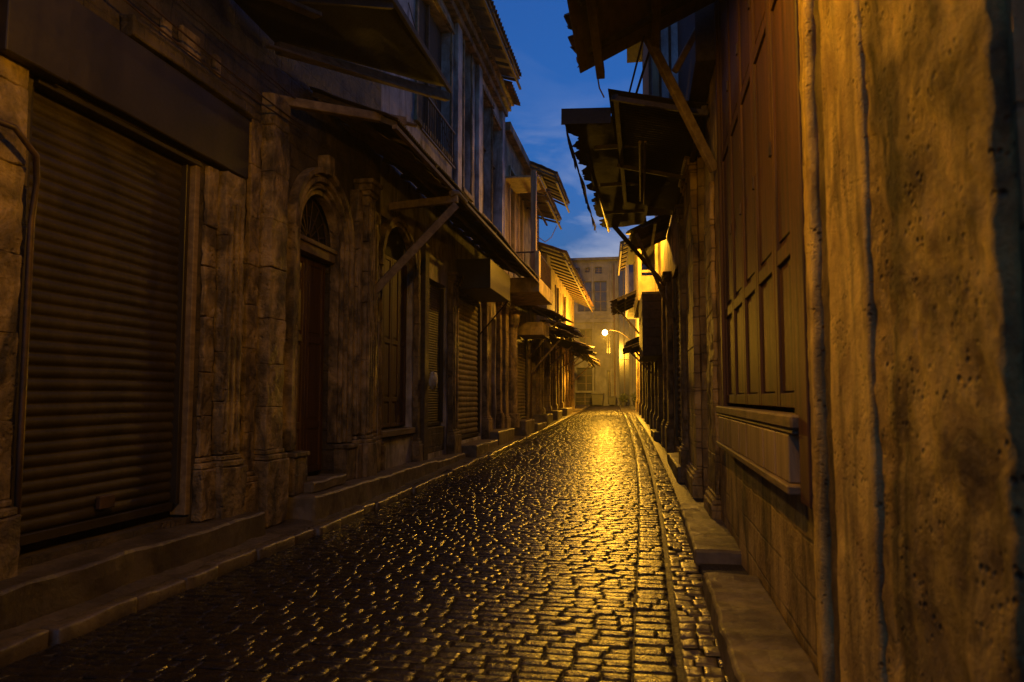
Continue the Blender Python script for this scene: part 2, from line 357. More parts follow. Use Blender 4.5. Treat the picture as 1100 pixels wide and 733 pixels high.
def roller(F, y0, y1, z0, z1, o, pitch, depth, parent, mat='shutter', frame=.06, header=None, seed=0, round_=True):
    """ribbed roll-down shutter: curtain + sub-parts guide_rail, bottom_rail, shutter_box"""
    mb = MB(); n = int((z1 - z0) / pitch); per = 8; V = []; ny = 8
    rows = n * per
    for i in range(rows + 1):
        z = z0 + (z1 - z0) * i / rows; ph = (i % per) / per
        d = depth * (math.sin(math.pi * ph) ** .7 if round_ else .5 + .5 * math.sin(2 * math.pi * ph))
        for j in range(ny + 1):
            y = y0 + (y1 - y0) * j / ny
            wob = .014 * noise.noise(Vector((y * 1.6, z * 1.1, seed))) + .005 * noise.noise(Vector((y * 6, z * 5, seed))); sag = .01 * noise.noise(Vector((y * .8, z * .7, seed + 3)))
            V.append(F(o + d + wob, y, z + sag))
    m = ny + 1
    mb.add(V, [(i * m + j, i * m + j + 1, (i + 1) * m + j + 1, (i + 1) * m + j) for i in range(rows) for j in range(ny)])
    c = mb.build('roller_shutter', mat, parent, smooth=True)
    for ya, yb in ((y0 - frame, y0 - .002), (y1 + .002, y1 + frame)):
        MB().box(F, o - .03, o + depth + .05, ya, yb, z0 - .02, z1 + .02).build('guide_rail', 'steel', c, bev=.004)
    MB().box(F, o - .01, o + depth + .02, y0, y1, z0 - .075, z0 - .004).build('bottom_rail', 'steel', c, bev=.004)
    if header:
        MB().box(F, o - .03, header[0], y0 - frame - .02, y1 + frame + .02, z1 + .022, z1 + header[1]).build('shutter_box', 'steel', c, bev=.01)
    return c

def leaf_door(F, y0, y1, z0, z1, o, leaves, parent, mat='wood_door', rows=(.0, .14, .48, 1.0), name='panelled_leaf', proud=.02, seed=0):
    """folding wooden leaves with stiles, rails and recessed fielded panels"""
    w = (y1 - y0) / leaves; res = []
    for i in range(leaves):
        a, b = y0 + i * w + .006, y0 + (i + 1) * w - .006; st = min(.085, w * .17); mb = MB(); H = z1 - z0
        mb.box(F, o - .03, o, a + .004, b - .004, z0 + .004, z1 - .004)
        for ya, yb in ((a, a + st), (b - st, b)): mb.box(F, o - .028, o + proud, ya, yb, z0, z1)
        for k, r in enumerate(rows):
            zc = z0 + r * H; hh = st * .55
            za, zb = max(z0, zc - hh), min(z1, zc + hh)
            if k == 0: za, zb = z0, z0 + st
            if k == len(rows) - 1: za, zb = z1 - st, z1
            mb.box(F, o - .026, o + proud - .002, a + st + .001, b - st - .001, za, zb)
        for r0, r1 in zip(rows, rows[1:]):
            za, zb = z0 + r0 * H + st, z0 + r1 * H - st
            if zb - za > .1: mb.box(F, o - .02, o + proud * .45, a + st + .028, b - st - .028, za + .01, zb - .01)
        x = mb.build(name, mat, parent, bev=.004); res.append(x)
    return res

def awning(F, y0, y1, zi0, zi1, oo0, oo1, zo0, zo1, parent, mat='corr', wave=None, amp=.012, rag=0., seed=0, oi=.02, y0o=None, y1o=None,
           beams=True, struts=(), th=.006, lump=.01, name='awning', tile=False, fascia=True):
    y0o = y0 if y0o is None else y0o; y1o = y1 if y1o is None else y1o
    wv = wave if wave is not None else int((y1 - y0) / .076)
    A, B, Cc, D = F(oi, y0, zi0), F(oi, y1, zi1), F(oo1, y1o, zo1), F(oo0, y0o, zo0)
    nu = max(8, wv * 6) if wv else max(8, int((y1 - y0) / .1)); nu = min(nu, 900)
    a = MB().sheet(A, B, Cc, D, nu, 12 if tile else 7, th=th, wave=wv, amp=amp, rag=rag, lump=lump, seed=seed, step=4 if tile else 0).build(name, mat, parent, smooth=bool(wv) and not tile)
    dn = Vector((0, 0, -.045 - amp))
    if tile:
        MB().sheet(A + dn * .9, B + dn * .9, Cc * .97 + B * .03 + dn * .9, D * .97 + A * .03 + dn * .9, 10, 3, th=.02).build('soffit_board', 'wood_raw', a); dn = dn * 2.2
    if beams:
        n = max(2, int((y1 - y0) / .9) + 1)
        for i in range(n):
            t = (i + .06) / (n - .88) if n > 1 else .5; t = min(max(t, .01), .99)
            p = A.lerp(B, t) + dn; q = D.lerp(Cc, t) + dn
            MB().beam(p, p.lerp(q, .93 + .08 * random.random() if rag == 0 else .72), .05, .07).build('rafter', 'wood_dark', a)
        for k in ((.5, .97) if rag == 0 else (.4,)):
            MB().beam(A.lerp(D, k) + dn * 2.1, B.lerp(Cc, k) + dn * 2.1, .06, .05).build('purlin', 'wood_raw', a)
    for (ys, zw, ok, w) in struts:        # brace from the wall up to the outer edge
        t = (ys - y0) / (y1 - y0); q = A.lerp(B, t).lerp(D.lerp(Cc, t), ok) + dn * 2
        MB().beam(F(.03, ys, zw), q, w, w).build('strut', 'wood_raw', a, bev=.006)
    return a

# ================================================================== GROUND
def strip(name, xs, ys, zf, mat, smooth=True):
    mb = MB(); V = []
    for y in ys:
        for x in xs: V.append((x, y, zf(x, y)))
    m = len(xs); mb.add(V, [(j * m + i, j * m + i + 1, (j + 1) * m + i + 1, (j + 1) * m + i) for j in range(len(ys) - 1) for i in range(m - 1)])
    return mb.build(name, mat, smooth=smooth)
fr = lambda a, b, n: [a + (b - a) * i / n for i in range(n + 1)]
struct(strip('ground', fr(-300, 300, 12), fr(-40, 10, 5) + fr(20, 120, 10) + [400, 1200], lambda x, y: gz(min(max(y, -10), 60)) - .22, 'ground'))
ROAD_L, ROAD_R = -3.56, .13
def rz(x, y):       # slight crown, wheel wear, dips
    return gz(y) + .035 * math.sin(math.pi * min(1, max(0, (x + 3.6) / 3.8))) + .012 * noise.noise(Vector((x * .7, y * .5, 0)))
base = MB(); ys = fr(-3, 52, 220); V = []
for y in ys:
    for i in range(15):
        x = -3.7 + (4.3) * i / 14 - (drift(y) if i > 7 else drift(y) * i / 8)
        V.append((x, y, rz(x, y) - .0085))
base.add(V, [(j * 15 + i, j * 15 + i + 1, (j + 1) * 15 + i + 1, (j + 1) * 15 + i) for j in range(len(ys) - 1) for i in range(14)])
struct(base.build('road_bed', 'mortar', smooth=True))

def cobbles(name, spans, y0, y1, rowh, slen, hz, seed, amp=1., mat='cobble'):
    """real setts: one domed, tilted cap each"""
    rnd = random.Random(seed); V = []; Fc = []; y = y0
    while y < y1:
        h = rowh * rnd.uniform(.86, 1.14); far = y > 17; a, b = spans(y)
        x = a - rnd.uniform(0, slen * .6); bend = rnd.uniform(-.012, .012)
        while x < b:
            l = slen * rnd.uniform(.68, 1.3); xa, xb = max(x, a), min(x + l, b); x += l
            if xb - xa < .05: continue
            g = rnd.uniform(.002, .007); cx = (xa + xb) / 2; cy = y + h / 2 + bend * math.sin(cx * 2)
            hx, hy = (xb - xa) / 2 - g * .6, h / 2 - g * .55
            tx, ty, dz = rnd.gauss(0, .008) * amp, rnd.gauss(0, .011) * amp, rnd.gauss(0, .002) * amp
            rot = rnd.gauss(0, .022); ca, sa = math.cos(rot), math.sin(rot); dome = rnd.uniform(.0005, .003)
            nx, ny = (4, 3) if far else (8, 6)
            n0 = len(V); ux = [-1, -.95] + [(-.95 + 1.90 * i / (nx - 2)) for i in range(1, nx - 2)] + [.95, 1]
            uy = [-1, -.90] + [(-.90 + 1.80 * i / (ny - 2)) for i in range(1, ny - 2)] + [.90, 1]
            zc = hz(cx, cy)
            for v_ in uy:
                for u_ in ux:
                    px, py = u_ * hx, v_ * hy
                    e = max(abs(u_), abs(v_)); zz = dome * (1 - u_ * u_) * (1 - v_ * v_ * .8) + tx * px + ty * py + dz
                    if e > .99: zz -= .0075
                    else:
                        zz += .0022 * amp * noise.noise(Vector(((cx + px) * 22, (cy + py) * 22, seed)))
                    if abs(u_) > .99 and abs(v_) > .99: px *= .96; py *= .93
                    wob = .004 * noise.noise(Vector(((cx + px) * 14, (cy + py) * 14, 5))) if e > .8 else 0
                    V.append((cx + ca * px - sa * py + wob, cy + sa * px + ca * py + wob, zc + zz))
            k = len(ux)
            for j in range(len(uy) - 1):
                for i in range(k - 1): Fc.append((n0 + j * k + i, n0 + j * k + i + 1, n0 + (j + 1) * k + i + 1, n0 + (j + 1) * k + i))
        y += h
    mb = MB(); mb.v = V; mb.f = Fc; o = mb.build(name, mat, smooth=True); return struct(o)
cobbles('road', lambda y: (ROAD_L, -.103 - drift(y)), 2.0, 47.5, .100, .195, rz, 3)
cobbles('road_edge', lambda y: (-.10 - drift(y), .14 - drift(y)), 2.0, 40, .155, .34, lambda x, y: rz(x, y) + .004, 4, 1.2)
cobbles('pavement_setts', lambda y: (.18 - drift(y), .44 - drift(y)), 2.0, 40, .15, .13, lambda x, y: gz(y) + .035 + .02 * noise.noise(Vector((x * 3, y * 2, 1))), 5, 2.4, 'kerb')
# gutter between road edge and setts
g = MB(); ys = fr(1.5, 42, 200)
V = []
for y in ys:
    for x, z in ((.12, .0), (.145, -.010), (.17, -.010), (.20, .012)): V.append((x - drift(y) + .008 * noise.noise(Vector((y * 2, 0, 0))), y, gz(y) + z))
g.add(V, [(j * 4 + i, j * 4 + i + 1, (j + 1) * 4 + i + 1, (j + 1) * 4 + i) for j in range(len(ys) - 1) for i in range(3)])
struct(g.build('gutter', 'mortar', smooth=True))
# right strip of ground under the steps
g = MB(); V = []
for y in ys:
    for x, z in ((.43, .0), (.44, .03), (.62, .035), (.95, .04)): V.append((x - drift(y), y, gz(y) + z + .012 * noise.noise(Vector((x * 3, y * 3, 0)))))
g.add(V, [(j * 4 + i, j * 4 + i + 1, (j + 1) * 4 + i + 1, (j + 1) * 4 + i) for j in range(len(ys) - 1) for i in range(3)])
struct(g.build('pavement', 'mortar', smooth=True))
# left pavement: uneven wet slab
g = MB(); ys2 = fr(-3, 47.5, 420); xsl = [-3.66, -3.72, -3.8, -3.88, -3.98, -4.1, -4.3]; V = []
for y in ys2:
    for x in xsl:
        V.append((x, y, gz(y) + .085 + (-3.66 - x) * .06 + .026 * noise.noise(Vector((x * 3, y * 1.6, 0))) + .016 * noise.noise(Vector((x * 9, y * 9, 0)))))
k = len(xsl); g.add(V, [(j * k + i, j * k + i + 1, (j + 1) * k + i + 1, (j + 1) * k + i) for j in range(len(ys2) - 1) for i in range(k - 1)])
struct(g.build('pavement', 'slab', smooth=True))
# kerb: individual worn stones, one surface
g = MB(); y = -3.; rnd = random.Random(9)
while y < 47:
    l = rnd.uniform(.45, .95); dx, dz = rnd.gauss(0, .012), rnd.gauss(0, .008)
    g.rbox(Fr(lambda o, yy, z: (o, yy, z + gz(yy))), -3.70 + dx, -3.555 + dx, y + .008, y + l - .008, -.08, .092 + dz, .10, .016, rnd.random() * 50, .02)
    y += l
struct(g.build('kerb', 'kerb', smooth=True))

# ---- left steps (each its own thing)
def step_block(F, o0, o1, y0, y1, z0, z1, label, mat='step', seed=0, group='stone steps along the left shops', amp=.026):
    mb = MB(); mb.rbox(F, o0, o1, y0, y1, z0, z1, .11, amp, seed, .022)
    o = mb.build('stone_step', mat, smooth=False); b = F((o0 + o1) / 2, (y0 + y1) / 2, z0); reloc(o, b)
    return tag(o, label, 'step', group)
step_block(FL, -.05, .36, 3.2, 7.15, .0, .34, 'long low concrete step under the big roller shutter at the left', 'slab', 1)
step_block(FL, -.05, .44, 8.1, 11.35, .0, .36, 'broad worn stone step in front of the arched doorway', 'step', 2)
step_block(FL, -.05, .30, 8.35, 9.35, .362, .50, 'narrow upper step on the doorway threshold of the arched door', 'step', 12)
step_block(FL, -.05, .36, 11.5, 13.5, .0, .34, 'low stone step below the tall panelled folding doors', 'step', 3)
step_block(FL, -.05, .32, 13.65, 15.8, .0, .30, 'low stone step below the finely ribbed narrow shutter', 'step', 4)
step_block(FL, -.05, .50, 16.1, 18.5, .05, .44, 'pale block step below the lit wide ribbed shutter', 'step', 5)
step_block(FL, -.05, .44, 18.9, 21.2, .1, .62, 'taller stone block beside the lit stone door piers', 'step', 6)
step_block(FL, -.05, .55, 22.6, 24.4, .1, .78, 'high stone block right of the lit round pier', 'step', 7)
step_block(FL, -.05, .62, 24.6, 26.8, .2, .62, 'low pale block step below the balcony end', 'step', 8)
step_block(FL, -.05, .5, 28.0, 29.6, .2, .85, 'small stone block step before the dark shops, nearest of three', 'step', 9)
step_block(FL, -.05, .5, 31.2, 33.0, .3, .92, 'small stone block step before the dark shops, middle of three', 'step', 10)
step_block(FL, -.05, .5, 35.0, 37.5, .4, .98, 'small stone block step before the dark shops, farthest of three', 'step', 11)
# ---- right steps
gr = 'stone steps along the right wall'
step_block(FRt, .02, .41, 2.2, 5.75, .0, .22, 'long smooth stone step below the wooden shopfront at the lower right', 'step', 21, gr, .020)
step_block(FRt, -.02, .40, 6.9, 10.0, .0, .15, 'flat low slab step at the foot of the stone column on the right', 'step', 22, gr)
step_block(FRt, -.02, .26, 12.9, 16.2, .0, .34, 'stone block step beside the diagonal ribbed shutter on the right', 'step', 23, gr)
step_block(FRt, -.02, .30, 22, 24, .1, .5, 'distant block step at the foot of the right shops', 'step', 24, gr)

# ================================================================== LEFT HOUSES
# ---- A: near house with the big roller shutter
A = thing('shop_house', 'dark near house with the big brown roller shutter and sheet steel header', 'building', (-4.2, 3, 0), 'houses along the left side')
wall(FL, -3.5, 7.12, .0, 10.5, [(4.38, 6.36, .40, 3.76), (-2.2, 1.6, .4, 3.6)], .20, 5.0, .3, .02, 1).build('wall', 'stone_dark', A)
roller(FL, 4.44, 6.22, .55, 3.72, -.11, .090, .024, A, 'shutter', .055, None, 1)
MB().rbox(FL, .004, .11, 4.55, 7.06, 3.78, 4.42, .3, .008, 2, .01).build('shutter_header', 'steel', A)
MB().rbox(FL, .004, .16, 4.0, 4.53, 3.74, 4.50, .3, .006, 3, .01).build('steel_cabinet', 'steel', A)
MB().box(FL, -.14, .02, 6.28, 6.352, .42, 3.755).build('wooden_jamb', 'wood_raw', A, bev=.006)
MB().box(FL, -.10, .035, 4.40, 6.36, 3.70, 3.74).build('steel_lintel', 'steel', A, bev=.004)
pilaster(FL, 3.72, 4.30, .0, 4.6, .07, .72, False, 0, 3, A, 'stone')
pilaster(FL, 6.42, 6.62, .34, 3.74, .05, .48, False, 0, 4, A, 'stone')
pilaster(FL, 6.66, 7.02, .30, 3.76, .12, .52, False, 3, 5, A, 'stone')
MB().rbox(FL, .003, .14, 5.2, 7.1, 4.45, 4.62, .2, .02, 6).build('string_course', 'stone_dark', A)
for (ya, yb, za, zb) in ((5.7, 5.82, 4.66, 4.86), (5.95, 6.25, 4.64, 4.92), (6.5, 6.62, 4.7, 4.9)):
    MB().rbox(FL, .002, .05, ya, yb, za, zb, .1, .02, ya).build('exposed_block', 'stone', A)
# A upper metal awning, tilted up, torn
a1 = MB().sheet((-4.18, 3.2, 5.75), (-4.18, 7.7, 5.6), (-3.0, 11.05, 6.38), (-3.0, 3.6, 6.45), 60, 10, th=.012, lump=.05, seed=2).build('awning', 'cloth', A, smooth=True)
MB().beam((-3.0, 3.6, 6.42), (-3.0, 11.1, 6.34), .05, .09).build('edge_beam', 'wood_dark', a1, bev=.005)
MB().beam((-4.1, 7.62, 5.48), (-3.02, 11.0, 6.20), .10, .13).build('purlin', 'wood_raw', a1, bev=.008)
MB().beam((-4.05, 7.3, 5.35), (-3.12, 10.4, 5.98), .07, .03).build('purlin', 'wood_raw', a1, bev=.005)
MB().beam((-4.1, 6.3, 5.62), (-3.6, 7.6, 5.80), .13, .05).build('purlin', 'wood_raw', a1, bev=.005)
for yy in (4.6, 5.6, 6.6):
    MB().beam((-4.15, yy, 5.58), (-3.02, yy + .6 + (yy - 3.6) * .4, 6.30), .06, .09).build('rafter', 'wood_dark', a1)

# ---- B: arched doorway house
B = thing('arched_door_house', 'ornate stone house with the round arched doorway and moulded jambs', 'building', (-4.2, 9.2, 0), 'houses along the left side')
DY, DR, DZ = 9.02, .62, 3.56          # door centre, half width, spring line
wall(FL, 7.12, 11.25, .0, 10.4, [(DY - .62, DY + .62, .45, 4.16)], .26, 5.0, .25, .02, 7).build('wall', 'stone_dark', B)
# spandrel fills the corners of the opening above the spring line
sp = MB(); n = 16; V = []
for i in range(n + 1):
    t = math.pi * i / n; c, s_ = math.cos(t), math.sin(t); rr = DR - .03
    k = .64 / max(abs(c), abs(s_) * .98, 1e-6); k = min(k, .98)
    for r_ in (rr, max(rr + .01, k)):
        yy = DY + min(.635, max(-.635, r_ * c)); zz = min(4.19, DZ + r_ * s_)
        for o in (-.05, .006): V.append(FL(o, yy, zz))
Fc = []
for i in range(n):
    b = i * 4; c = b + 4; Fc += [(b, b + 1, c + 1, c), (b + 2, c + 2, c + 3, b + 3), (b + 1, b + 3, c + 3, c + 1), (b, c, c + 2, b + 2)]
sp.add(V, Fc).build('spandrel', 'stone', B)
ar = MB()
for r0, r1, oo in ((.58, .64, .03), (.655, .69, .07), (.70, .73, .045), (.74, .80, .10), (.81, .84, .06), (.85, .92, .13)):
    ar.ring(FL, DY, DZ, r0, r1, -.10 if r0 < .6 else .002, oo, 0, 180, 28, 1.0)
for sgn in (-1, 1):
    for r0, r1, oo in ((.58, .64, .03), (.655, .69, .07), (.74, .80, .10), (.85, .92, .13)):
        a_, b_ = sorted((DY + sgn * r0, DY + sgn * r1)); ar.rbox(FL, -.10 if r0 < .6 else .002, oo, a_, b_, .88, DZ - .002, .3, .006, r0, .006)
ar.build('door_surround', 'stone', B, bev=.006)
for sgn in (-1, 1):
    a_, b_ = sorted((DY + sgn * .59, DY + sgn * .94)); 
    mb = MB(); mb.rbox(FL, .0, .19, a_, b_, .37, .80, .12, .012, 11 + sgn); mb.rbox(FL, .0, .215, a_ - .015, b_ + .015, .802, .86, .12, .006, 12); mb.build('plinth', 'stone', B)
kd = MB(); kd.rbox(FL, .0, .17, DY - .09, DY + .09, 4.40, 4.66, .1, .015, 3).build('keystone', 'stone', B)
tr = MB(); tr.box(FL, -.18, -.02, DY - .575, DY + .575, 3.34, 3.46); tr.box(FL, -.18, .015, DY - .575, DY + .575, 3.462, 3.52); tr.build('transom', 'wood_raw', B, bev=.006)
leaf_door(FL, DY - .57, DY + .57, .52, 3.33, -.18, 2, B, 'wood_door', (0, .22, .62, 1), 'door_leaf', .02)
fan = MB().box(FL, -.24, -.20, DY - .57, DY + .57, 3.522, 4.14).build('fanlight', 'dark', B)
ir = MB()
for a_ in range(15, 180, 21): ir.tube([FL(-.15, DY + .08 * math.cos(R(a_)), DZ + .08 * math.sin(R(a_))), FL(-.15, DY + .56 * math.cos(R(a_)), DZ + .56 * math.sin(R(a_)))], .009, 6)
for rr in (.08, .32, .56): ir.tube([FL(-.15, DY + rr * math.cos(R(t)), DZ + .005 + rr * math.sin(R(t))) for t in range(0, 181, 12)], .009, 6)
ir.build('grille', 'iron', fan)
pilaster(FL, 7.18, 7.42, .16, 4.5, .06, .45, False, 0, 21, B, 'stone')
pilaster(FL, 7.46, 7.86, .12, 4.9, .16, .70, False, 0, 22, B, 'stone')
pilaster(FL, 9.99, 10.15, .36, 4.5, .15, .48, False, 2, 23, B, 'stone')
pilaster(FL, 10.19, 10.50, .36, 4.7, .22, .48, True, 3, 24, B, 'stone')
pilaster(FL, 10.56, 10.98, .36, 4.4, .10, .48, False, 2, 25, B, 'stone')
MB().tube([FL(.03, 10.52, z) for z in (.4, 1.5, 3, 4.6)], .025).build('drainpipe', 'iron', B)
# tilted beam and pipe sticking out under the awning
MB().beam((-4.15, 7.75, 4.92), (-3.04, 9.02, 5.06), .10, .11).build('beam', 'wood_raw', B, bev=.008)
MB().tube([(-3.3, 8.8, 5.06), (-2.93, 9.14, 5.05)], .028).build('pipe_stub', 'wood_raw', B, smooth=True)
# long corrugated awning (whole front of B and C)
awB = awning(FL, 8.6, 21.2, 5.45, 5.35, 1.2, 1.2, 4.95, 4.9, B, 'corr', None, .012, 0, 3, lump=.05)
for i, (ya, yb) in enumerate(((8.7, 9.9), (9.4, 10.9))):
    MB().sheet((-4.1, ya, 5.32 - .06 * i), (-4.0, yb, 5.25), (-3.1, yb + .6, 4.84), (-3.15, ya + .8, 4.86), 10, 4, th=.01, lump=.05, seed=i).build('loose_board', 'wood_raw', awB)
MB().beam(FL(.06, 10.55, 2.96), (-2.98, 11.42, 4.58), .085, .12).build('strut', 'wood_raw', awB, bev=.008)
MB().beam((-4.1, 11.42, 4.60), (-2.95, 11.42, 4.68), .10, .12).build('bracket_beam', 'wood_raw', awB, bev=.008)
MB().beam((-4.12, 10.58, 2.6), (-3.98, 10.6, 3.05), .05, .05).build('strut', 'wood_raw', awB)
MB().tube([(-3.02, 11.3, 4.75), (-2.98, 11.5, 4.80), (-2.97, 12.0, 4.78)], .05).build('hinge_roller', 'wood_raw', awB)

# ---- C: folding doors + ribbed shutter, two storeys
Cc = thing('tall_window_house', 'tall pale plaster house with dark tall windows and a tiled eave', 'building', (-4.2, 16, 0), 'houses along the left side')
ops = [(11.2, 13.05, .84, 4.5), (13.72, 15.35, .40, 3.85), (16.2, 18.7, .5, 3.9), (19.6, 20.6, .6, 3.7),
       (13.1, 15.5, 6.75, 9.6), (16.72, 17.45, 6.4, 10.0), (18.75, 19.9, 6.3, 9.6), (20.0, 21.15, 6.3, 9.4)]
ops = [(a, b, c, d) for a, b, c, d in ops]
wall(FL, 11.25, 21.75, .0, 10.4, [(11.3, 13.0, .84, 4.45)] + ops[1:], .24, 5.0, .28, .02, 12).build('wall', 'plaster', Cc)
leaf_door(FL, 11.34, 12.96, 1.0, 3.9, -.12, 4, Cc, 'wood_red', (0, .16, .5, 1), 'folding_leaf', .025)
MB().box(FL, -.22, .08, 11.3, 13.0, .86, .96).build('sill', 'wood_raw', Cc, bev=.008)
ar = MB()
for r0, r1, oo in ((.80, .87, .05), (.88, .97, .08)): ar.ring(FL, 12.15, 3.62, r0, r1, -.05, oo, 0, 180, 24, 1.0)
ar.build('door_arch', 'stone', Cc, bev=.006)
MB().box(FL, -.20, -.16, 11.35, 12.95, 3.94, 4.42).build('fanlight', 'dark', Cc)
pilaster(FL, 10.98 + .31, 11.29 + .02, .34, 4.3, .05, .4, False, 0, 31, Cc, 'stone')
pilaster(FL, 13.04, 13.20, .30, 4.3, .10, .35, False, 0, 32, Cc, 'stone')
MB().rbox(FL, .02, .15, 13.30, 13.56, .28, 4.4, .3, .006, 3, .01).build('post', 'wood_dark', Cc)
roller(FL, 13.80, 15.28, 1.0, 3.8, -.12, .05, .012, Cc, 'shutter', .06, None, 5)
MB().rbox(FL, -.16, -.02, 13.74, 15.34, .40, .90, .2, .006, 4).build('stall_riser', 'stone_dark', Cc)
pilaster(FL, 15.46, 15.98, .28, 4.2, .12, .42, True, 2, 33, Cc, 'stone')
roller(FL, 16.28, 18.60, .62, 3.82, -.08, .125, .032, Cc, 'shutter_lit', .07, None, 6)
cb = MB().box(FL, .02, .80, 16.1, 18.55, 3.93, 4.60).build('canopy_box', 'steel', Cc, bev=.01)
MB().tube([FL(.02, 18.5, 3.1), FL(.76, 18.4, 3.92)], .018).build('strut', 'iron', cb)
pilaster(FL, 18.86, 19.16, .4, 4.3, .14, .5, True, 0, 34, Cc, 'stone')
pilaster(FL, 19.24, 19.52, .4, 4.3, .10, .5, False, 2, 35, Cc, 'stone')
leaf_door(FL, 19.62, 20.58, .62, 3.66, -.16, 2, Cc, 'wood_door', (0, .3, 1), 'door_leaf', .02)
pilaster(FL, 20.70, 21.0, .4, 4.3, .12, .6, True, 0, 36, Cc, 'stone')
pilaster(FL, 21.1, 21.6, .2, 4.4, .20, .7, True, 0, 37, Cc, 'plaster_warm')
# upper openings
for (a, b, c, d) in ops[4:]:
    wn = MB().box(FL, -.225, -.19, a + .03, b - .03, c + .03, d - .03).build('window', 'dark', Cc)
    f_ = MB()
    for (p, q) in ((a - .11, a - .004), (b + .004, b + .11)): f_.box(FL, .0, .045, p, q, c, d)
    f_.box(FL, .001, .07, a - .14, b + .14, c - .11, c - .003); f_.box(FL, .001, .08, a - .14, b + .14, d + .003, d + .12)
    f_.build('frame', 'stone', wn, bev=.006)
    m_ = MB(); mid = (a + b) / 2; m_.box(FL, -.18, -.12, mid - .03, mid + .03, c + .02, d - .02); m_.box(FL, -.181, -.121, a + .02, b - .02, c + (d - c) * .62, c + (d - c) * .62 + .05)
    m_.build('mullion', 'wood_dark', wn)
rl = MB()
for i in range(16): rl.tube([FL(.12, 13.15 + i * .15, 6.5), FL(.12, 13.15 + i * .15, 7.25)], .012, 6)
rl.beam(FL(.12, 13.05, 7.27), FL(.12, 15.5, 7.27), .04, .03); rl.beam(FL(.12, 13.05, 6.5), FL(.12, 15.5, 6.5), .04, .03); rl.build('window_railing', 'iron', Cc)
for y_ in (16.05, 18.2, 21.35): MB().rbox(FL, .003, .10, y_ - .2, y_ + .2, 5.6, 10.0, .3, .01, y_).build('upper_pilaster', 'plaster', Cc)
cr_ = MB(); cr_.rbox(FL, .0, .16, 11.3, 21.7, 10.0, 10.16, .3, .012, 4); cr_.rbox(FL, .0, .26, 11.3, 21.7, 10.162, 10.34, .3, .012, 5); cr_.rbox(FL, .0, .34, 11.25, 21.75, 10.342, 10.44, .3, .012, 6); cr_.build('cornice', 'stone', Cc)
MB().rbox(FL, .0, .12, 11.3, 21.7, 5.75, 5.95, .3, .012, 7).build('string_course', 'stone', Cc)
awning(FL, 11.2, 20.1, 10.95, 10.95, .85, .85, 10.52, 10.52, Cc, 'tile', 44, .035, 0, 7, oi=-.6, tile=True, lump=.02, name='roof')
rf2 = MB().sheet(FL(-.3, 20.15, 10.7), FL(-.3, 21.7, 10.65), FL(.55, 21.7, 10.35), FL(.55, 20.15, 10.4), 48, 5, th=.02, wave=8, amp=.035).build('roof', 'tile', Cc)
# wire hung across the upper front
MB().tube([FL(.06, 12.4 + 6.4 * t, 8.6 - 3.0 * t - .35 * math.sin(math.pi * t)) for t in [i / 12 for i in range(13)]], .010, 6).build('cable', 'iron', Cc)

# ---- D: house with the lit balcony
D = thing('balcony_house', 'warm lit plaster house with balcony, post and layered eaves', 'building', (-4.2, 24, 0), 'houses along the left side')
dops = [(22.75, 23.6, 6.0, 8.7), (24.5, 25.2, 6.0, 8.5), (24.1, 26.4, .6, 3.75), (26.9, 28.3, .7, 3.6)]
wall(FL, 21.75, 29.4, .0, 9.9, dops, .22, 5.0, .3, .02, 22).build('wall', 'plaster_warm', D)
for (a, b, c, d) in dops[:2]:
    wn = MB().box(FL, -.21, -.17, a + .03, b - .03, c + .03, d - .03).build('window', 'pane', D)
    f_ = MB(); f_.box(FL, .0, .05, a - .1, a, c, d); f_.box(FL, .0, .05, b, b + .1, c, d); f_.box(FL, .001, .07, a - .12, b + .12, d + .002, d + .1); f_.build('frame', 'wood_pale', wn)
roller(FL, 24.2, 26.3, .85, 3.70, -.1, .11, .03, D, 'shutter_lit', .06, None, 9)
leaf_door(FL, 26.95, 28.25, .75, 3.55, -.15, 2, D, 'wood_door', (0, .3, 1), 'door_leaf', .02)
rp = MB(); rp.tube([FL(.16, 22.2, z) for z in (.6, .62, 1.0, 1.02, 3.6, 3.7, 3.9, 4.0)], [.26, .26, .26, .19, .17, .23, .26, .26], 16); rp.build('round_pier', 'stone', D, smooth=False)
pilaster(FL, 22.9, 23.5, .5, 4.2, .14, .5, True, 0, 41, D, 'plaster_warm')
pilaster(FL, 28.5, 29.0, .5, 4.2, .14, .5, True, 0, 42, D, 'stone')
MB().rbox(FL, .0, .22, 21.8, 29.3, 9.62, 9.9, .3, .012, 6).build('cornice', 'plaster_warm', D)
bal = MB(); bal.rbox(FL, .0, 1.2, 21.0, 24.1, 4.52, 4.95, .25, .01, 2).build('balcony_floor', 'lamplit_yellow', D)
bc = MB(); bc.rbox(FL, 1.06, 1.2, 21.02, 21.3, 4.96, 5.72, .2, .006, 2); bc.build('balcony_pier', 'lamplit_yellow', D)
rl = MB()
for i in range(18): rl.tube([FL(1.14, 21.4 + i * .155, 4.95), FL(1.14, 21.4 + i * .155, 5.70)], .012, 6)
rl.beam(FL(1.14, 21.3, 5.70), FL(1.14, 24.1, 5.70), .05, .04)
for i in range(6): rl.tube([FL(.12 + i * .16, 21.1, 4.95), FL(.12 + i * .16, 21.1, 5.70)], .012, 6)
rl.beam(FL(.0, 21.1, 5.70), FL(1.1, 21.1, 5.70), .05, .04); rl.build('railing', 'iron', D)
MB().rbox(FL, .90, 1.06, 21.35, 21.55, 4.96, 8.2, .3, .006, 5).build('post', 'wood_pale', D)
MB().tube([FL(1.0, 21.5, 6.3), FL(1.25, 21.9, 6.15), FL(1.4, 22.2, 6.35), FL(1.55, 22.4, 6.75)], .012, 6).build('hook', 'iron', D)
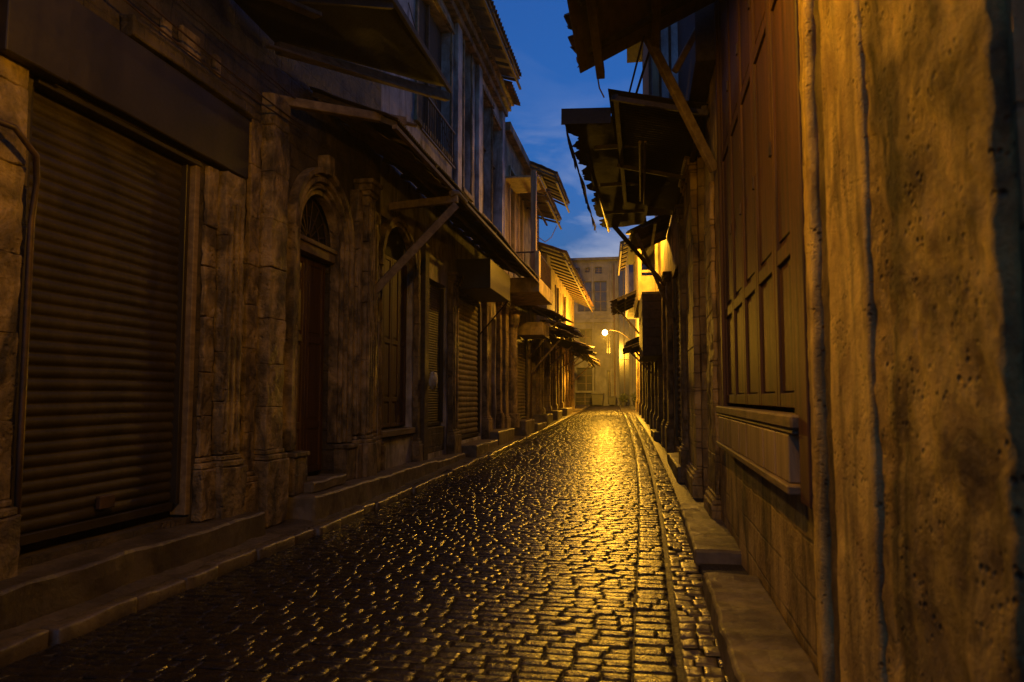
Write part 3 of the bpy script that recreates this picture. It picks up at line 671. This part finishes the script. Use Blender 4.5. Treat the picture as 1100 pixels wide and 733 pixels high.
awning(FL, 23.8, 27.4, 8.55, 8.5, 1.1, 1.15, 8.28, 8.15, D, 'tile', 18, .035, 0, 5, tile=True, name='lower_eave', lump=.02)
awning(FL, 25.6, 29.9, 9.95, 10.0, 1.2, 1.2, 9.40, 9.40, D, 'tile', 21, .035, 0, 6, tile=True, name='upper_eave', lump=.02)
sf = MB().box(FL, .0, 1.05, 22.0, 23.75, 8.2, 8.26).build('ceiling_board', 'wood_pale', D)
cp = MB().rbox(FL, .0, .85, 24.25, 25.9, 3.55, 3.98, .2, .02, 4).build('canopy_box', 'plaster_warm', D)
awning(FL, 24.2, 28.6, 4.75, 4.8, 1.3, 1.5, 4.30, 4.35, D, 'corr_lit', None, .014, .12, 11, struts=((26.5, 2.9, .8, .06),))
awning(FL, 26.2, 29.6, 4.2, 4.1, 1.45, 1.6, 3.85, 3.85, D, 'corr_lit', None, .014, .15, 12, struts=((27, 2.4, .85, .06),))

# ---- E: far tiled roof house on the left
E_ = thing('far_tiled_house', 'farther left house with sagging tiled eave above torn sheet awnings', 'building', (-4.2, 35, 0), 'houses along the left side')
eops = [(30.0, 31.5, .8, 3.6), (32.2, 33.6, .8, 3.6), (34.4, 36.0, .9, 3.7), (37, 38.6, .9, 3.7), (39.8, 41.4, 1, 3.7), (31.2, 32.3, 5.2, 6.7), (34.8, 35.8, 5.2, 6.8), (38, 39, 5.2, 6.8)]
wall(FL, 29.4, 44, .0, 7.6, eops, .25, 5, .4, .02, 32).build('wall', 'plaster_warm', E_)
for i, (a, b, c, d) in enumerate(eops[:5]):
    if i % 2: roller(FL, a + .08, b - .08, c + .1, d - .05, -.12, .12, .03, E_, 'shutter_lit', .06, None, 20 + i)
    else: leaf_door(FL, a + .03, b - .03, c + .02, d - .02, -.16, 2, E_, 'wood_door', (0, .3, 1), 'door_leaf')
for (a, b, c, d) in eops[5:]:
    wn = MB().box(FL, -.23, -.19, a + .03, b - .03, c + .03, d - .03).build('window', 'pane', E_)
    f_ = MB(); f_.box(FL, .0, .05, a - .1, a, c, d); f_.box(FL, .0, .05, b, b + .1, c, d); f_.build('frame', 'wood_pale', wn)
for y_ in (29.7, 31.85, 34.0, 36.5, 39.2, 41.9): pilaster(FL, y_ - .18, y_ + .18, gz(y_), 4.2, .12, .6, True, 0, y_, E_, 'plaster_warm')
MB().rbox(FL, .0, .30, 29.5, 30.7, 4.6, 7.3, .3, .01, 6).build('chimney_breast', 'plaster_warm', E_)
awning(FL, 29.0, 44.2, 8.1, 7.9, 1.15, 1.15, 7.25, 6.9, E_, 'tile', 70, .035, 0, 15, oi=-1.2, tile=True, name='roof', lump=.06)
rA = random.Random(21)
for i, (y_, l_, zz, oo) in enumerate(((29.6, 1.9, 4.45, 1.5), (31.0, 2.6, 3.80, 1.85), (33.2, 1.7, 4.5, 1.25), (34.7, 3.0, 3.95, 1.8), (37.6, 2.2, 4.35, 1.5), (39.6, 3.0, 3.7, 1.7), (42.2, 1.6, 4.1, 1.2))):
    r_ = rA.uniform
    awning(FL, y_, y_ + l_, zz + r_(.2, .6), zz + r_(.1, .5), oo + r_(-.2, .1), oo + r_(-.1, .25), zz - r_(.1, .45), zz - r_(.1, .5), E_, 'corr_lit' if i % 2 == 0 else 'corr', None, .014, .25, 40 + i,
           struts=((y_ + r_(.3, l_ * .5), zz - r_(.8, 1.7), r_(.6, .85), .05),), lump=.10, beams=(i % 3 != 1))
    MB().sheet(FL(oo * .6, y_ + .2, zz - .2), FL(oo * .7, y_ + l_ - .1, zz - .2), FL(oo * .8, y_ + l_ - .2, zz - .62), FL(oo * .7, y_ + .3, zz - .5), 24, 5, th=.01, rag=.9, lump=.12, seed=70 + i).build('torn_cloth', 'cloth', E_)

# cables along the near left wall
for i, (za, zb, sg) in enumerate(((4.95, 4.75, .10), (4.82, 4.70, .16), (5.15, 4.98, .07))):
    cbl = MB().tube([FL(.17 + i * .02, 3.0 + 5.2 * t, za + (zb - za) * t - sg * math.sin(math.pi * t)) for t in [k / 16 for k in range(17)]], .009, 6).build('cable', 'iron', None, smooth=True)
    tag(reloc(cbl, (-4.03, 3.0, za)), ['upper middle black cable sagging along the wall above the steel header', 'lowest black cable sagging just over the steel header', 'topmost black cable running along the dark wall above the header'][i], 'cable', 'cables on the near left wall')
MB().box(FL, -.075, -.03, 5.25, 5.42, .62, .72).build('lock', 'iron', A, bev=.006)
# small thing hung on the left front: pale bag
bg_ = bmesh.new(); bmesh.ops.create_icosphere(bg_, subdivisions=4, radius=1)
for v in bg_.verts:
    n_ = noise.noise(v.co * 2.2) * .22 + noise.noise(v.co * 5.0) * .10; k_ = 1 + n_
    v.co = Vector((v.co.x * .07 * k_, v.co.y * .17 * k_, v.co.z * .17 * k_ * (1.1 if v.co.z > 0 else .9)))
me = bpy.data.meshes.new('plastic_bag'); bg_.to_mesh(me); bg_.free(); me.materials.append(M['rag'])
for p_ in me.polygons: p_.use_smooth = True
ob = bpy.data.objects.new('plastic_bag', me); C.objects.link(ob); ob.location = (-3.94, 13.5, 1.80); ob.rotation_euler = (R(35), 0, 0)
tag(ob, 'crumpled pale bag tied to the dark post beside the ribbed shutter', 'bag')
# near cable loop on the left pillar
cb = MB().tube([(-4.12, 3.85, 3.28), (-4.0, 4.05, 3.24), (-4.02, 4.25, 3.12), (-4.08, 4.33, 2.98), (-4.11, 4.335, 2.7), (-4.11, 4.335, 1.2), (-4.11, 4.335, .5)], .022, 8).build('downpipe', 'iron', None, smooth=True)
tag(reloc(cb, (-4.11, 4.33, .5)), 'thin bent metal pipe curling down beside the big roller shutter', 'pipe')

# ================================================================== RIGHT SIDE
G = thing('wooden_shopfront_house', 'near right house with red-brown wooden shopfront and rough stone pier', 'building', (.8, 5, 0), 'houses along the right side')
wall(FRt, -3.0, 8.55, .0, 7.5, [(3.92, 8.15, .0, 6.2), (.2, 1.74, .0, 6)], .24, 4, .3, .012, 50).build('wall', 'wall_r', G)
# pier of rough stone: far edge strip, sunk dark strip, pale band, weathered face
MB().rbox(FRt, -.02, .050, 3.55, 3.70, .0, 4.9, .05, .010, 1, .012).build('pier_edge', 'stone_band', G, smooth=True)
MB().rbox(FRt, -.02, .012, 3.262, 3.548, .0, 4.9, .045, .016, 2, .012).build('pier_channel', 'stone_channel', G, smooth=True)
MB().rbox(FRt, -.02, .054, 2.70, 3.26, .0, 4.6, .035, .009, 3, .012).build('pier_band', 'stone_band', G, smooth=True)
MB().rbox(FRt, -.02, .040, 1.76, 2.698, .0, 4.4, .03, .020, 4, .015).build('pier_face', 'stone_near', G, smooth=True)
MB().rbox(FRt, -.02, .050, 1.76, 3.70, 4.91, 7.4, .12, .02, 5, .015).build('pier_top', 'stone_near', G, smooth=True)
# low wall under the shopfront
MB().rbox(FRt, -.235, .0, 3.922, 8.145, .0, 1.04, .15, .012, 6, .01).build('stall_riser', 'wall_r', G)
# frame
fm = MB(); fm.box(FRt, .003, .058, 3.715, 3.93, .98, 6.18); fm.box(FRt, -.20, .040, 3.932, 4.12, 1.30, 6.18); fm.box(FRt, -.20, .02, 8.03, 8.145, 1.05, 6.18); fm.box(FRt, -.20, .022, 4.122, 8.028, 6.05, 6.18); fm.build('window_frame', 'wood_red', G, bev=.006)
leaf_door(FRt, 4.14, 8.02, 1.44, 6.04, -.03, 5, G, 'wood_red', (0, .20, .56, 1), 'shutter_leaf', .022)
sl = MB(); sl.box(FRt, -.15, .085, 4.0, 8.2, 1.335, 1.41); sl.box(FRt, -.15, .075, 4.02, 8.18, 1.305, 1.333); sl.build('sill', 'wood_raw', G, bev=.012)
bp_ = MB(); 
for i in range(9):
    a_ = 4.15 + i * .425; bp_.box(FRt, -.05, .070 + .004 * (i % 3), a_ + .006, a_ + .414, 1.05, 1.303)
bp_.build('apron_panel', 'wood_pale', G, bev=.006)
MB().box(FRt, -.05, .098, 4.05, 8.1, 1.0, 1.048).build('apron_rail', 'wood_raw', G, bev=.008)
for i in range(1, 5):
    for z_ in (3.05, 4.45): MB().box(FRt, -.012, .006, 4.12 + i * .776, 4.165 + i * .776, z_, z_ + .09).build('hinge', 'iron', G)
# R1 awning with clay tiles
r1 = awning(FRt, 3.4, 8.0, 6.15, 5.85, 1.50, 1.53, 5.30, 5.14, G, 'tile', 22, .035, .10, 61, tile=True, beams=False, lump=.05)
for (t, w_) in ((.45, .09), (.86, .09)):
    MB().beam(FRt(1.46 * t, 3.4, 6.0 - .8 * t), FRt(1.46 * t, 8.05, 5.70 - .75 * t), w_, .09).build('rafter', 'wood_raw', r1, bev=.006)
for yy in (3.6, 4.6, 5.6, 6.6, 7.6): MB().beam(FRt(.03, yy, 6.0 - (yy - 3.4) * .06), FRt(1.36, yy, 5.12), .07, .06).build('purlin', 'wood_dark', r1)
MB().beam(FRt(.02, 8.42, 4.02), FRt(.74, 8.02, 5.44), .075, .10).build('strut', 'wood_raw', r1, bev=.008)
MB().beam(FRt(.10, 8.3, 5.78), FRt(.45, 8.15, 5.08), .06, .07).build('strut', 'wood_raw', r1, bev=.008)
MB().tube([FRt(.68, 8.0, 5.4), FRt(.9, 9.5, 5.34)], .015, 6).build('hanger_rod', 'iron', r1)
MB().tube([FRt(.78, 7.9, 5.4), FRt(1.0, 9.6, 5.34)], .012, 6).build('hanger_rod', 'iron', r1)
MB().tube([FRt(1.3, 8.0, 5.1), FRt(1.27, 8.02, 4.9), FRt(1.22, 8.05, 4.80)], .008, 6).build('hanger_wire', 'iron', r1)

# next house: stone column, ribbed shutter
K = thing('column_house', 'right house with tall stone column, ribbed shutter and boarded upper bay', 'building', (.8, 14, 0), 'houses along the right side')
kops = [(10.1, 10.95, .15, 5.0), (13.6, 17.8, .4, 4.3), (18.8, 19.8, .5, 3.6), (20.6, 22.2, .5, 3.9)]
wall(FRt, 8.55, 22.4, .0, 6.6, kops, .3, 4, .3, .016, 60).build('wall', 'wall_r', K)
pilaster(FRt, 8.7, 9.6, .0, 4.0, .05, .3, False, 0, 61, K, 'wall_r')
pilaster(FRt, 11.1, 12.6, .0, 5.1, .09, .35, True, 0, 62, K, 'wall_r')
pilaster(FRt, 12.9, 13.35, .0, 4.8, .14, .6, True, 2, 63, K, 'stone')
pilaster(FRt, 18.0, 18.6, .2, 4.5, .12, .6, True, 0, 64, K, 'stone')
pilaster(FRt, 19.9, 20.4, .2, 4.5, .12, .6, True, 0, 65, K, 'stone')
MB().box(FRt, -.26, -.22, 10.13, 10.92, .18, 4.9).build('door_leaf', 'wood_door', K)
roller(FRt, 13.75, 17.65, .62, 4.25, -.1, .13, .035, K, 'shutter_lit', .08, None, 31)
leaf_door(FRt, 20.65, 22.15, .55, 3.85, -.16, 2, K, 'wood_door', (0, .3, 1), 'door_leaf')
MB().box(FRt, -.28, -.2, 18.82, 19.78, .52, 3.58).build('door_leaf', 'wood_door', K)
MB().tube([FRt(.06, 13.5, z) for z in (.3, 2, 4.6)], .03).build('drainpipe', 'iron', K)
# R2: flat sheet awning and its ragged neighbour
r2 = MB().sheet(FRt(.02, 9.0, 5.02), FRt(.02, 14.4, 5.05), FRt(1.10, 14.4, 5.3), FRt(1.22, 9.0, 5.3), 220, 8, th=.006, wave=60, amp=.006, lump=.012, seed=4).build('awning', 'cloth', K, smooth=True)
for t in (.06, .97):
    MB().beam(FRt(1.16 * t, 9.02, 4.97 + .24 * t), FRt(1.10 * t, 14.3, 4.97 + .24 * t), .06, .06).build('purlin', 'wood_dark', r2)
for y_ in (9.05, 11.8): MB().beam(FRt(.02, y_, 4.92), FRt(1.18, y_, 5.20), .05, .06).build('rafter', 'wood_dark', r2)
MB().tube([FRt(.83, 10.3, 5.05), FRt(.80, 13.2, 4.98)], .022, 6).build('batten', 'wood_raw', r2)
MB().tube([FRt(.76, 10.3, 5.05), FRt(.74, 13.4, 4.98)], .018, 6).build('batten', 'wood_raw', r2)
r3 = MB().sheet(FRt(.9, 10.2, 5.42), FRt(.6, 16.8, 5.40), FRt(1.62, 16.8, 5.34), FRt(1.88, 10.05, 5.34), 160, 14, th=.012, rag=.16, lump=.03, seed=9).build('awning', 'cloth', K)
MB().beam(FRt(1.22, 10.05, 5.36), FRt(1.90, 10.0, 5.37), .03, .22).build('edge_board', 'cloth', r3)
MB().tube([FRt(1.62, 11.3, 5.24), FRt(1.45, 16.6, 5.22)], .03, 8).build('edge_pipe', 'steel', r3, smooth=True)
for y_ in (11, 13, 15): MB().beam(FRt(.7, y_, 5.25), FRt(1.5, y_, 5.24), .05, .06).build('rafter', 'wood_dark', r3)
hangs = MB().sheet(FRt(1.86, 10.1, 5.34), FRt(1.74, 16.4, 5.32), FRt(1.72, 16.4, 5.12), FRt(1.80, 10.1, 4.96), 150, 6, th=.008, rag=.8, lump=.04, seed=17).build('torn_edge', 'cloth', r3)
MB().beam(FRt(.02, 20.0, 4.45), (-.70, 16.6, 5.36), .07, .09).build('strut', 'wood_dark', r3, bev=.006)
# R3 small awning
awning(FRt, 17.0, 19.6, 5.75, 5.7, .98, .95, 5.32, 5.30, K, 'corr', None, .012, .05, 14, struts=((17.2, 3.3, .85, .07),))
# boarded upper bay over the sheet awning
bay = MB().box(FRt, .0, .66, 12.0, 16.5, 5.5, 9.2).build('upper_bay', 'wood_dark', K)
bd = MB()
for i in range(4): bd.box(FRt, .02 + i * .16, .135 + i * .16, 11.95, 11.998, 5.46, 9.15)
bd.build('board_cladding', 'plaster', bay, bev=.004)
MB().box(FRt, .50, .60, 11.90, 11.948, 5.46, 9.1).build('corner_post', 'wood_pale', bay)
MB().box(FRt, -.1, 1.0, 11.6, 16.9, 9.21, 9.32).build('bay_roof', 'wood_dark', bay)
# near dark eave block above (fills the dark corner over the shopfront)
MB().box(FRt, .0, .22, 8.2, 11.5, 5.2, 8.8).build('jettied_wall', 'wood_dark', K, bev=.01)

# house with lit gallery
P = thing('gallery_house', 'right house with bright lit open timber gallery above a dark bay', 'building', (.3, 25, 0), 'houses along the right side')
pops = [(23.2, 24.6, .6, 3.4), (25.4, 26.8, .7, 3.4), (28, 29.6, .7, 3.4)]
wall(FRt, 22.4, 31.5, .0, 7.6, pops, .25, 4, .35, .016, 70).build('wall', 'plaster_warm', P)
for (a, b, c, d) in pops: leaf_door(FRt, a + .03, b - .03, c + .02, d - .02, -.16, 2, P, 'wood_door', (0, .3, 1), 'door_leaf')
for y_ in (22.8, 25.0, 27.3, 30.2): pilaster(FRt, y_ - .2, y_ + .2, gz(y_), 3.9, .12, .6, True, 0, y_, P, 'plaster_warm')
MB().box(FRt, .002, .62, 21.0, 24.4, 2.65, 4.45).build('boarded_bay', 'wood_dark', P, bev=.01)
bb = MB()
for i in range(7): bb.box(FRt, .02, .61, 20.97, 20.996, 2.68 + i * .25, 2.90 + i * .25)
bb.build('bay_boards', 'wood_dark', P, bev=.004)
gl = MB(); gl.box(FRt, .0, .66, 23.4, 28.6, 4.52, 4.66); gl.build('gallery_floor', 'lamplit_yellow', P)
for y_ in (23.5, 25.2, 26.9, 28.5): MB().box(FRt, .54, .66, y_ - .06, y_ + .06, 4.67, 6.6).build('gallery_post', 'lamplit_yellow', P, bev=.006)
MB().box(FRt, .02, .12, 23.44, 23.56, 4.67, 6.6).build('gallery_post', 'lamplit_yellow', P, bev=.006)
gr_ = MB(); gr_.box(FRt, .56, .62, 23.56, 28.4, 5.40, 5.48); gr_.box(FRt, .57, .61, 23.56, 28.4, 4.95, 5.0); gr_.box(FRt, .13, .54, 23.46, 23.52, 5.40, 5.48); gr_.box(FRt, .13, .54, 23.47, 23.51, 4.70, 5.30); gr_.build('gallery_rail', 'lamplit_yellow', P)
MB().box(FRt, .0, .9, 23.2, 28.9, 6.62, 6.74).build('gallery_roof', 'wood_dark', P, bev=.01)
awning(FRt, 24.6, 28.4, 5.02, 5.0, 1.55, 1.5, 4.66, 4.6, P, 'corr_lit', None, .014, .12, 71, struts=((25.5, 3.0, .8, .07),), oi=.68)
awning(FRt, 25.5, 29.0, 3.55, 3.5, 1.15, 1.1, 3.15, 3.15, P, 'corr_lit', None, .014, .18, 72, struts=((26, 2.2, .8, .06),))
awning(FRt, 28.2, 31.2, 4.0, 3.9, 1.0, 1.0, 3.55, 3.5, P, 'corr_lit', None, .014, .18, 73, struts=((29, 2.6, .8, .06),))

Q = thing('far_right_house', 'last house on the right near the street end with small porch roof', 'building', (-.2, 38, 0), 'houses along the right side')
qops = [(32.2, 33.8, .8, 3.5), (35, 36.6, .9, 3.6), (38, 39.6, 1, 3.7)]
wall(FRt, 31.5, 43.5, .0, 8.0, qops, .25, 4, .4, .016, 80).build('wall', 'plaster_warm', Q)
for (a, b, c, d) in qops: leaf_door(FRt, a + .03, b - .03, c + .02, d - .02, -.16, 2, Q, 'wood_door', (0, .3, 1), 'door_leaf')
for y_ in (31.8, 34.4, 37.3, 40.4): pilaster(FRt, y_ - .2, y_ + .2, gz(y_), 4.0, .12, .6, True, 0, y_, Q, 'plaster_warm')
MB().box(FRt, .0, .75, 31.7, 37.5, 5.4, 7.95).build('plastered_bay', 'plaster', Q, bev=.01)
awning(FRt, 31.5, 37.8, 8.5, 8.4, 1.1, 1.1, 8.05, 8.05, Q, 'tile', 30, .035, 0, 81, tile=True, name='roof')
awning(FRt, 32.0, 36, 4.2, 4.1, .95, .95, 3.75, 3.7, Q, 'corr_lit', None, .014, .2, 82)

# ================================================================== STREET END
Z_ = thing('street_end_building', 'grey concrete building closing the street end with paired tall windows', 'building', (-2, 48, .9), None)
fops = [(-4.35, -3.45, 7.05, 9.0), (-3.30, -2.45, 7.05, 9.0), (-4.45, -3.25, 1.9, 3.4), (-1.75, -1.05, .95, 9.9), (-2.5, -2.2, 1.2, 3.2), (-2.55, -2.25, 4.3, 5.6), (.05, .45, 1.6, 3.4), (-4.55, -3.3, .95, 1.8),
        (-4.5, -4.2, 9.6, 9.9), (-3.85, -3.55, 9.6, 9.9), (-3.2, -2.75, 9.5, 9.95), (-.9, -.3, 7.0, 8.8), (-4.3, -3.4, 4.3, 5.9)]
wall(FF, -5.05, -.95, .3, 10.35, [f for f in fops if f[1] <= -.95], .25, 7, .5, .02, 90).build('wall', 'far', Z_)
wall(FF, -.95, 6.5, .3, 11.4, [f for f in fops if f[0] > -.95], .25, 7, .5, .02, 91).build('wall', 'far', Z_)
for (a, b, c, d) in fops:
    wn = MB().box(FF, -.24, -.2, a + .04, b - .04, c + .04, d - .04).build('window', 'pane', Z_)
    m_ = MB(); mid = (a + b) / 2; m_.box(FF, -.19, -.14, mid - .03, mid + .03, c + .03, d - .03)
    for t in (.33, .66): m_.box(FF, -.192, -.142, a + .03, b - .03, c + (d - c) * t - .02, c + (d - c) * t + .02)
    m_.build('frame', 'wood_dark', wn)
rf = MB(); rf.box(FF, -7, .35, -5.3, -.98, 10.352, 10.5); rf.build('roof_slab', 'far', Z_)
MB().box(FF, -7, .35, -.97, 6.6, 11.402, 11.56).build('roof_slab', 'far', Z_)
MB().rbox(FF, .0, .08, -5.0, -1.8, 6.3, 6.55, .5, .01, 3).build('string_course', 'far', Z_)
for x_ in (-4.95, -3.375, -2.2, -1.9, -.95, -.15): MB().rbox(FF, .003, .07, x_ - .07, x_ + .07, 1.0, 10.2 if x_ < -1 else 11, .6, .01, x_).build('pier', 'far', Z_)
MB().tube([FF(.1, -2.0, z) for z in (1.0, 5, 10)], .05).build('drainpipe', 'iron', Z_)
# house left of it, beyond the left row, low: closes the gap
Y2 = thing('corner_house', 'low lit corner house between the left row and the street end', 'building', (-5, 45.2, 0))
wall(Fr(lambda o, y, z: (y, 46.0 - o, z)), -12, -4.9, .3, 6.6, [(-6, -5.2, 2, 4)], .2, 1.8, .5, .02, 95).build('wall', 'plaster_warm', Y2)
MB().box(FW, -12.2, -4.7, 45.6, 47.9, 6.602, 6.75).build('roof', 'tile', Y2)

# bins and plants at the end
def bin_(x, y, w_, h_, lbl, grp):
    z = gz(y) + .03; t = thing('rubbish_bin', lbl, 'bin', (x, y, z), grp); mb = MB()
    P = []
    for zz, s_ in ((.06, .86), (h_ * .9, 1.0)):
        for a, b in ((-1, -1), (1, -1), (1, 1), (-1, 1)): P.append((x + a * w_ / 2 * s_, y + b * .3 * s_, z + zz))
    mb.add(P, [(0, 3, 2, 1), (4, 5, 6, 7), (0, 1, 5, 4), (1, 2, 6, 5), (2, 3, 7, 6), (3, 0, 4, 7)]); mb.build('body', 'bin', t, bev=.02)
    MB().box(FW, x - w_ / 2 - .03, x + w_ / 2 + .03, y - .34, y + .34, z + h_ * .9 + .003, z + h_).build('lid', 'bin', t, bev=.02)
    for a in (-1, 1): MB().tube([(x + a * w_ * .36 - .02, y - .24, z + .06), (x + a * w_ * .36 + .02, y - .24, z + .06)], .06, 10).build('wheel', 'bin', t)
bin_(-3.05, 47.2, .75, .80, 'dark square rubbish bin at the street end, leftmost of the row', 'bins at the street end')
bin_(-2.15, 47.35, .5, .62, 'smaller dark bin beside the square bin at the street end', 'bins at the street end')
def shrub(x, y, r, h, lbl, seed):
    z = gz(y) + .02; t = thing('potted_shrub', lbl, 'shrub', (x, y, z), 'potted shrubs at the street end'); rnd = random.Random(seed)
    MB().tube([(x, y, z), (x, y, z + .25)], [.16, .22], 12).build('pot', 'bin', t); mb = MB()
    for i in range(420):
        d = Vector((rnd.gauss(0, 1), rnd.gauss(0, 1), rnd.gauss(0, 1))).normalized() * r * rnd.uniform(.3, 1.05)
        c = Vector((x, y, z + .2 + h * .5)) + Vector((d.x, d.y * .8, d.z * h / (2 * r)))
        a = Vector((rnd.gauss(0, 1), rnd.gauss(0, 1), rnd.gauss(0, 1))).normalized() * .05; b = a.cross(Vector((rnd.random(), rnd.random(), rnd.random()))).normalized() * .03
        mb.add([c - a, c + b, c + a, c - b], [(0, 1, 2, 3)])
    mb.build('foliage', 'leaf', t)
    MB().tube([(x, y, z + .2), (x, y, z + .2 + h * .6)], .02, 6).build('stem', 'wood_dark', t)
shrub(-1.45, 47.3, .32, .6, 'low round shrub in a pot between the small bin and the taller shrub', 1)
shrub(-.65, 47.3, .38, .75, 'taller potted shrub on the right of the street end row', 2)

# ================================================================== STREET LAMPS
SODIUM = (1, .47, .03)
def lamp(base, tip, lbl, power, radius=.09, drop=.12, col=SODIUM, arm_up=.35, shade=.16, bulb_r=.10, light_drop=.30):
    base, tip = Vector(base), Vector(tip)
    t = thing('street_lamp', lbl, 'street lamp', base, 'wall street lamps')
    pts = []
    for i in range(13):
        u = i / 12; p = base.lerp(tip, u); p.z += arm_up * math.sin(math.pi * u) ; pts.append(p)
    MB().tube(pts, .015, 8).build('bracket_arm', 'iron', t, smooth=True)
    MB().box(FW, base.x - .06, base.x + .06, base.y - .06, base.y + .06, base.z - .12, base.z + .1).build('wall_plate', 'iron', t)
    MB().tube([tip + Vector((0, 0, z)) for z in (.03, 0, -.05, -.05 - shade * .3)], [.03, .05, shade * .75, shade], 24).build('lamp_hood', 'iron', t, smooth=True)
    b = bmesh.new(); bmesh.ops.create_uvsphere(b, u_segments=16, v_segments=10, radius=bulb_r)
    me = bpy.data.meshes.new('bulb'); b.to_mesh(me); b.free(); me.materials.append(M['bulb'])
    o = bpy.data.objects.new('bulb', me); C.objects.link(o); o.parent = t; o.location = tip - base + Vector((0, 0, -drop))
    ld = bpy.data.lights.new('lamp_light', 'POINT'); ld.energy = power; ld.color = col; ld.shadow_soft_size = radius
    lo_ = bpy.data.objects.new('lamp_light', ld); C.objects.link(lo_); lo_.parent = t; lo_.location = tip - base + Vector((0, 0, -light_drop))
    return t
lamp((-.43, 39.6, 4.05), (-2.17, 40.0, 5.08), 'lit yellow street lamp on a curved arm over the far end of the street', 5200, .11, bulb_r=.15, light_drop=.36)
lamp((.38, 22.9, 6.35), (-.30, 21.8, 6.42), 'hooded lamp on a long arm hidden behind the ragged awning on the right', 950, .09, arm_up=.15, shade=.26, bulb_r=.07, light_drop=.17)
lamp((-4.15, 2.8, 4.3), (-.80, 3.6, 4.48), 'hooded lamp on a long arm facing the rough stone pier', 680, .07, col=(1, .46, .012), shade=.30, bulb_r=.06, light_drop=.15)

# ------------------------------------------------------------------ damp air
hz_ = MB().box(FW, -30, 25, -8, 62, -1.3, 14.0).build('haze', 'ground'); hz_['kind'] = 'stuff'
hm = bpy.data.materials.new('damp_air'); hm.use_nodes = True; t = hm.node_tree
for n in list(t.nodes): t.nodes.remove(n)
o_ = t.nodes.new('ShaderNodeOutputMaterial'); v_ = t.nodes.new('ShaderNodeVolumePrincipled'); v_.inputs['Color'].default_value = (.9, .9, .9, 1)
v_.inputs['Density'].default_value = .0007; v_.inputs['Anisotropy'].default_value = .35; t.links.new(v_.outputs[0], o_.inputs['Volume'])
hz_.data.materials.clear(); hz_.data.materials.append(hm)
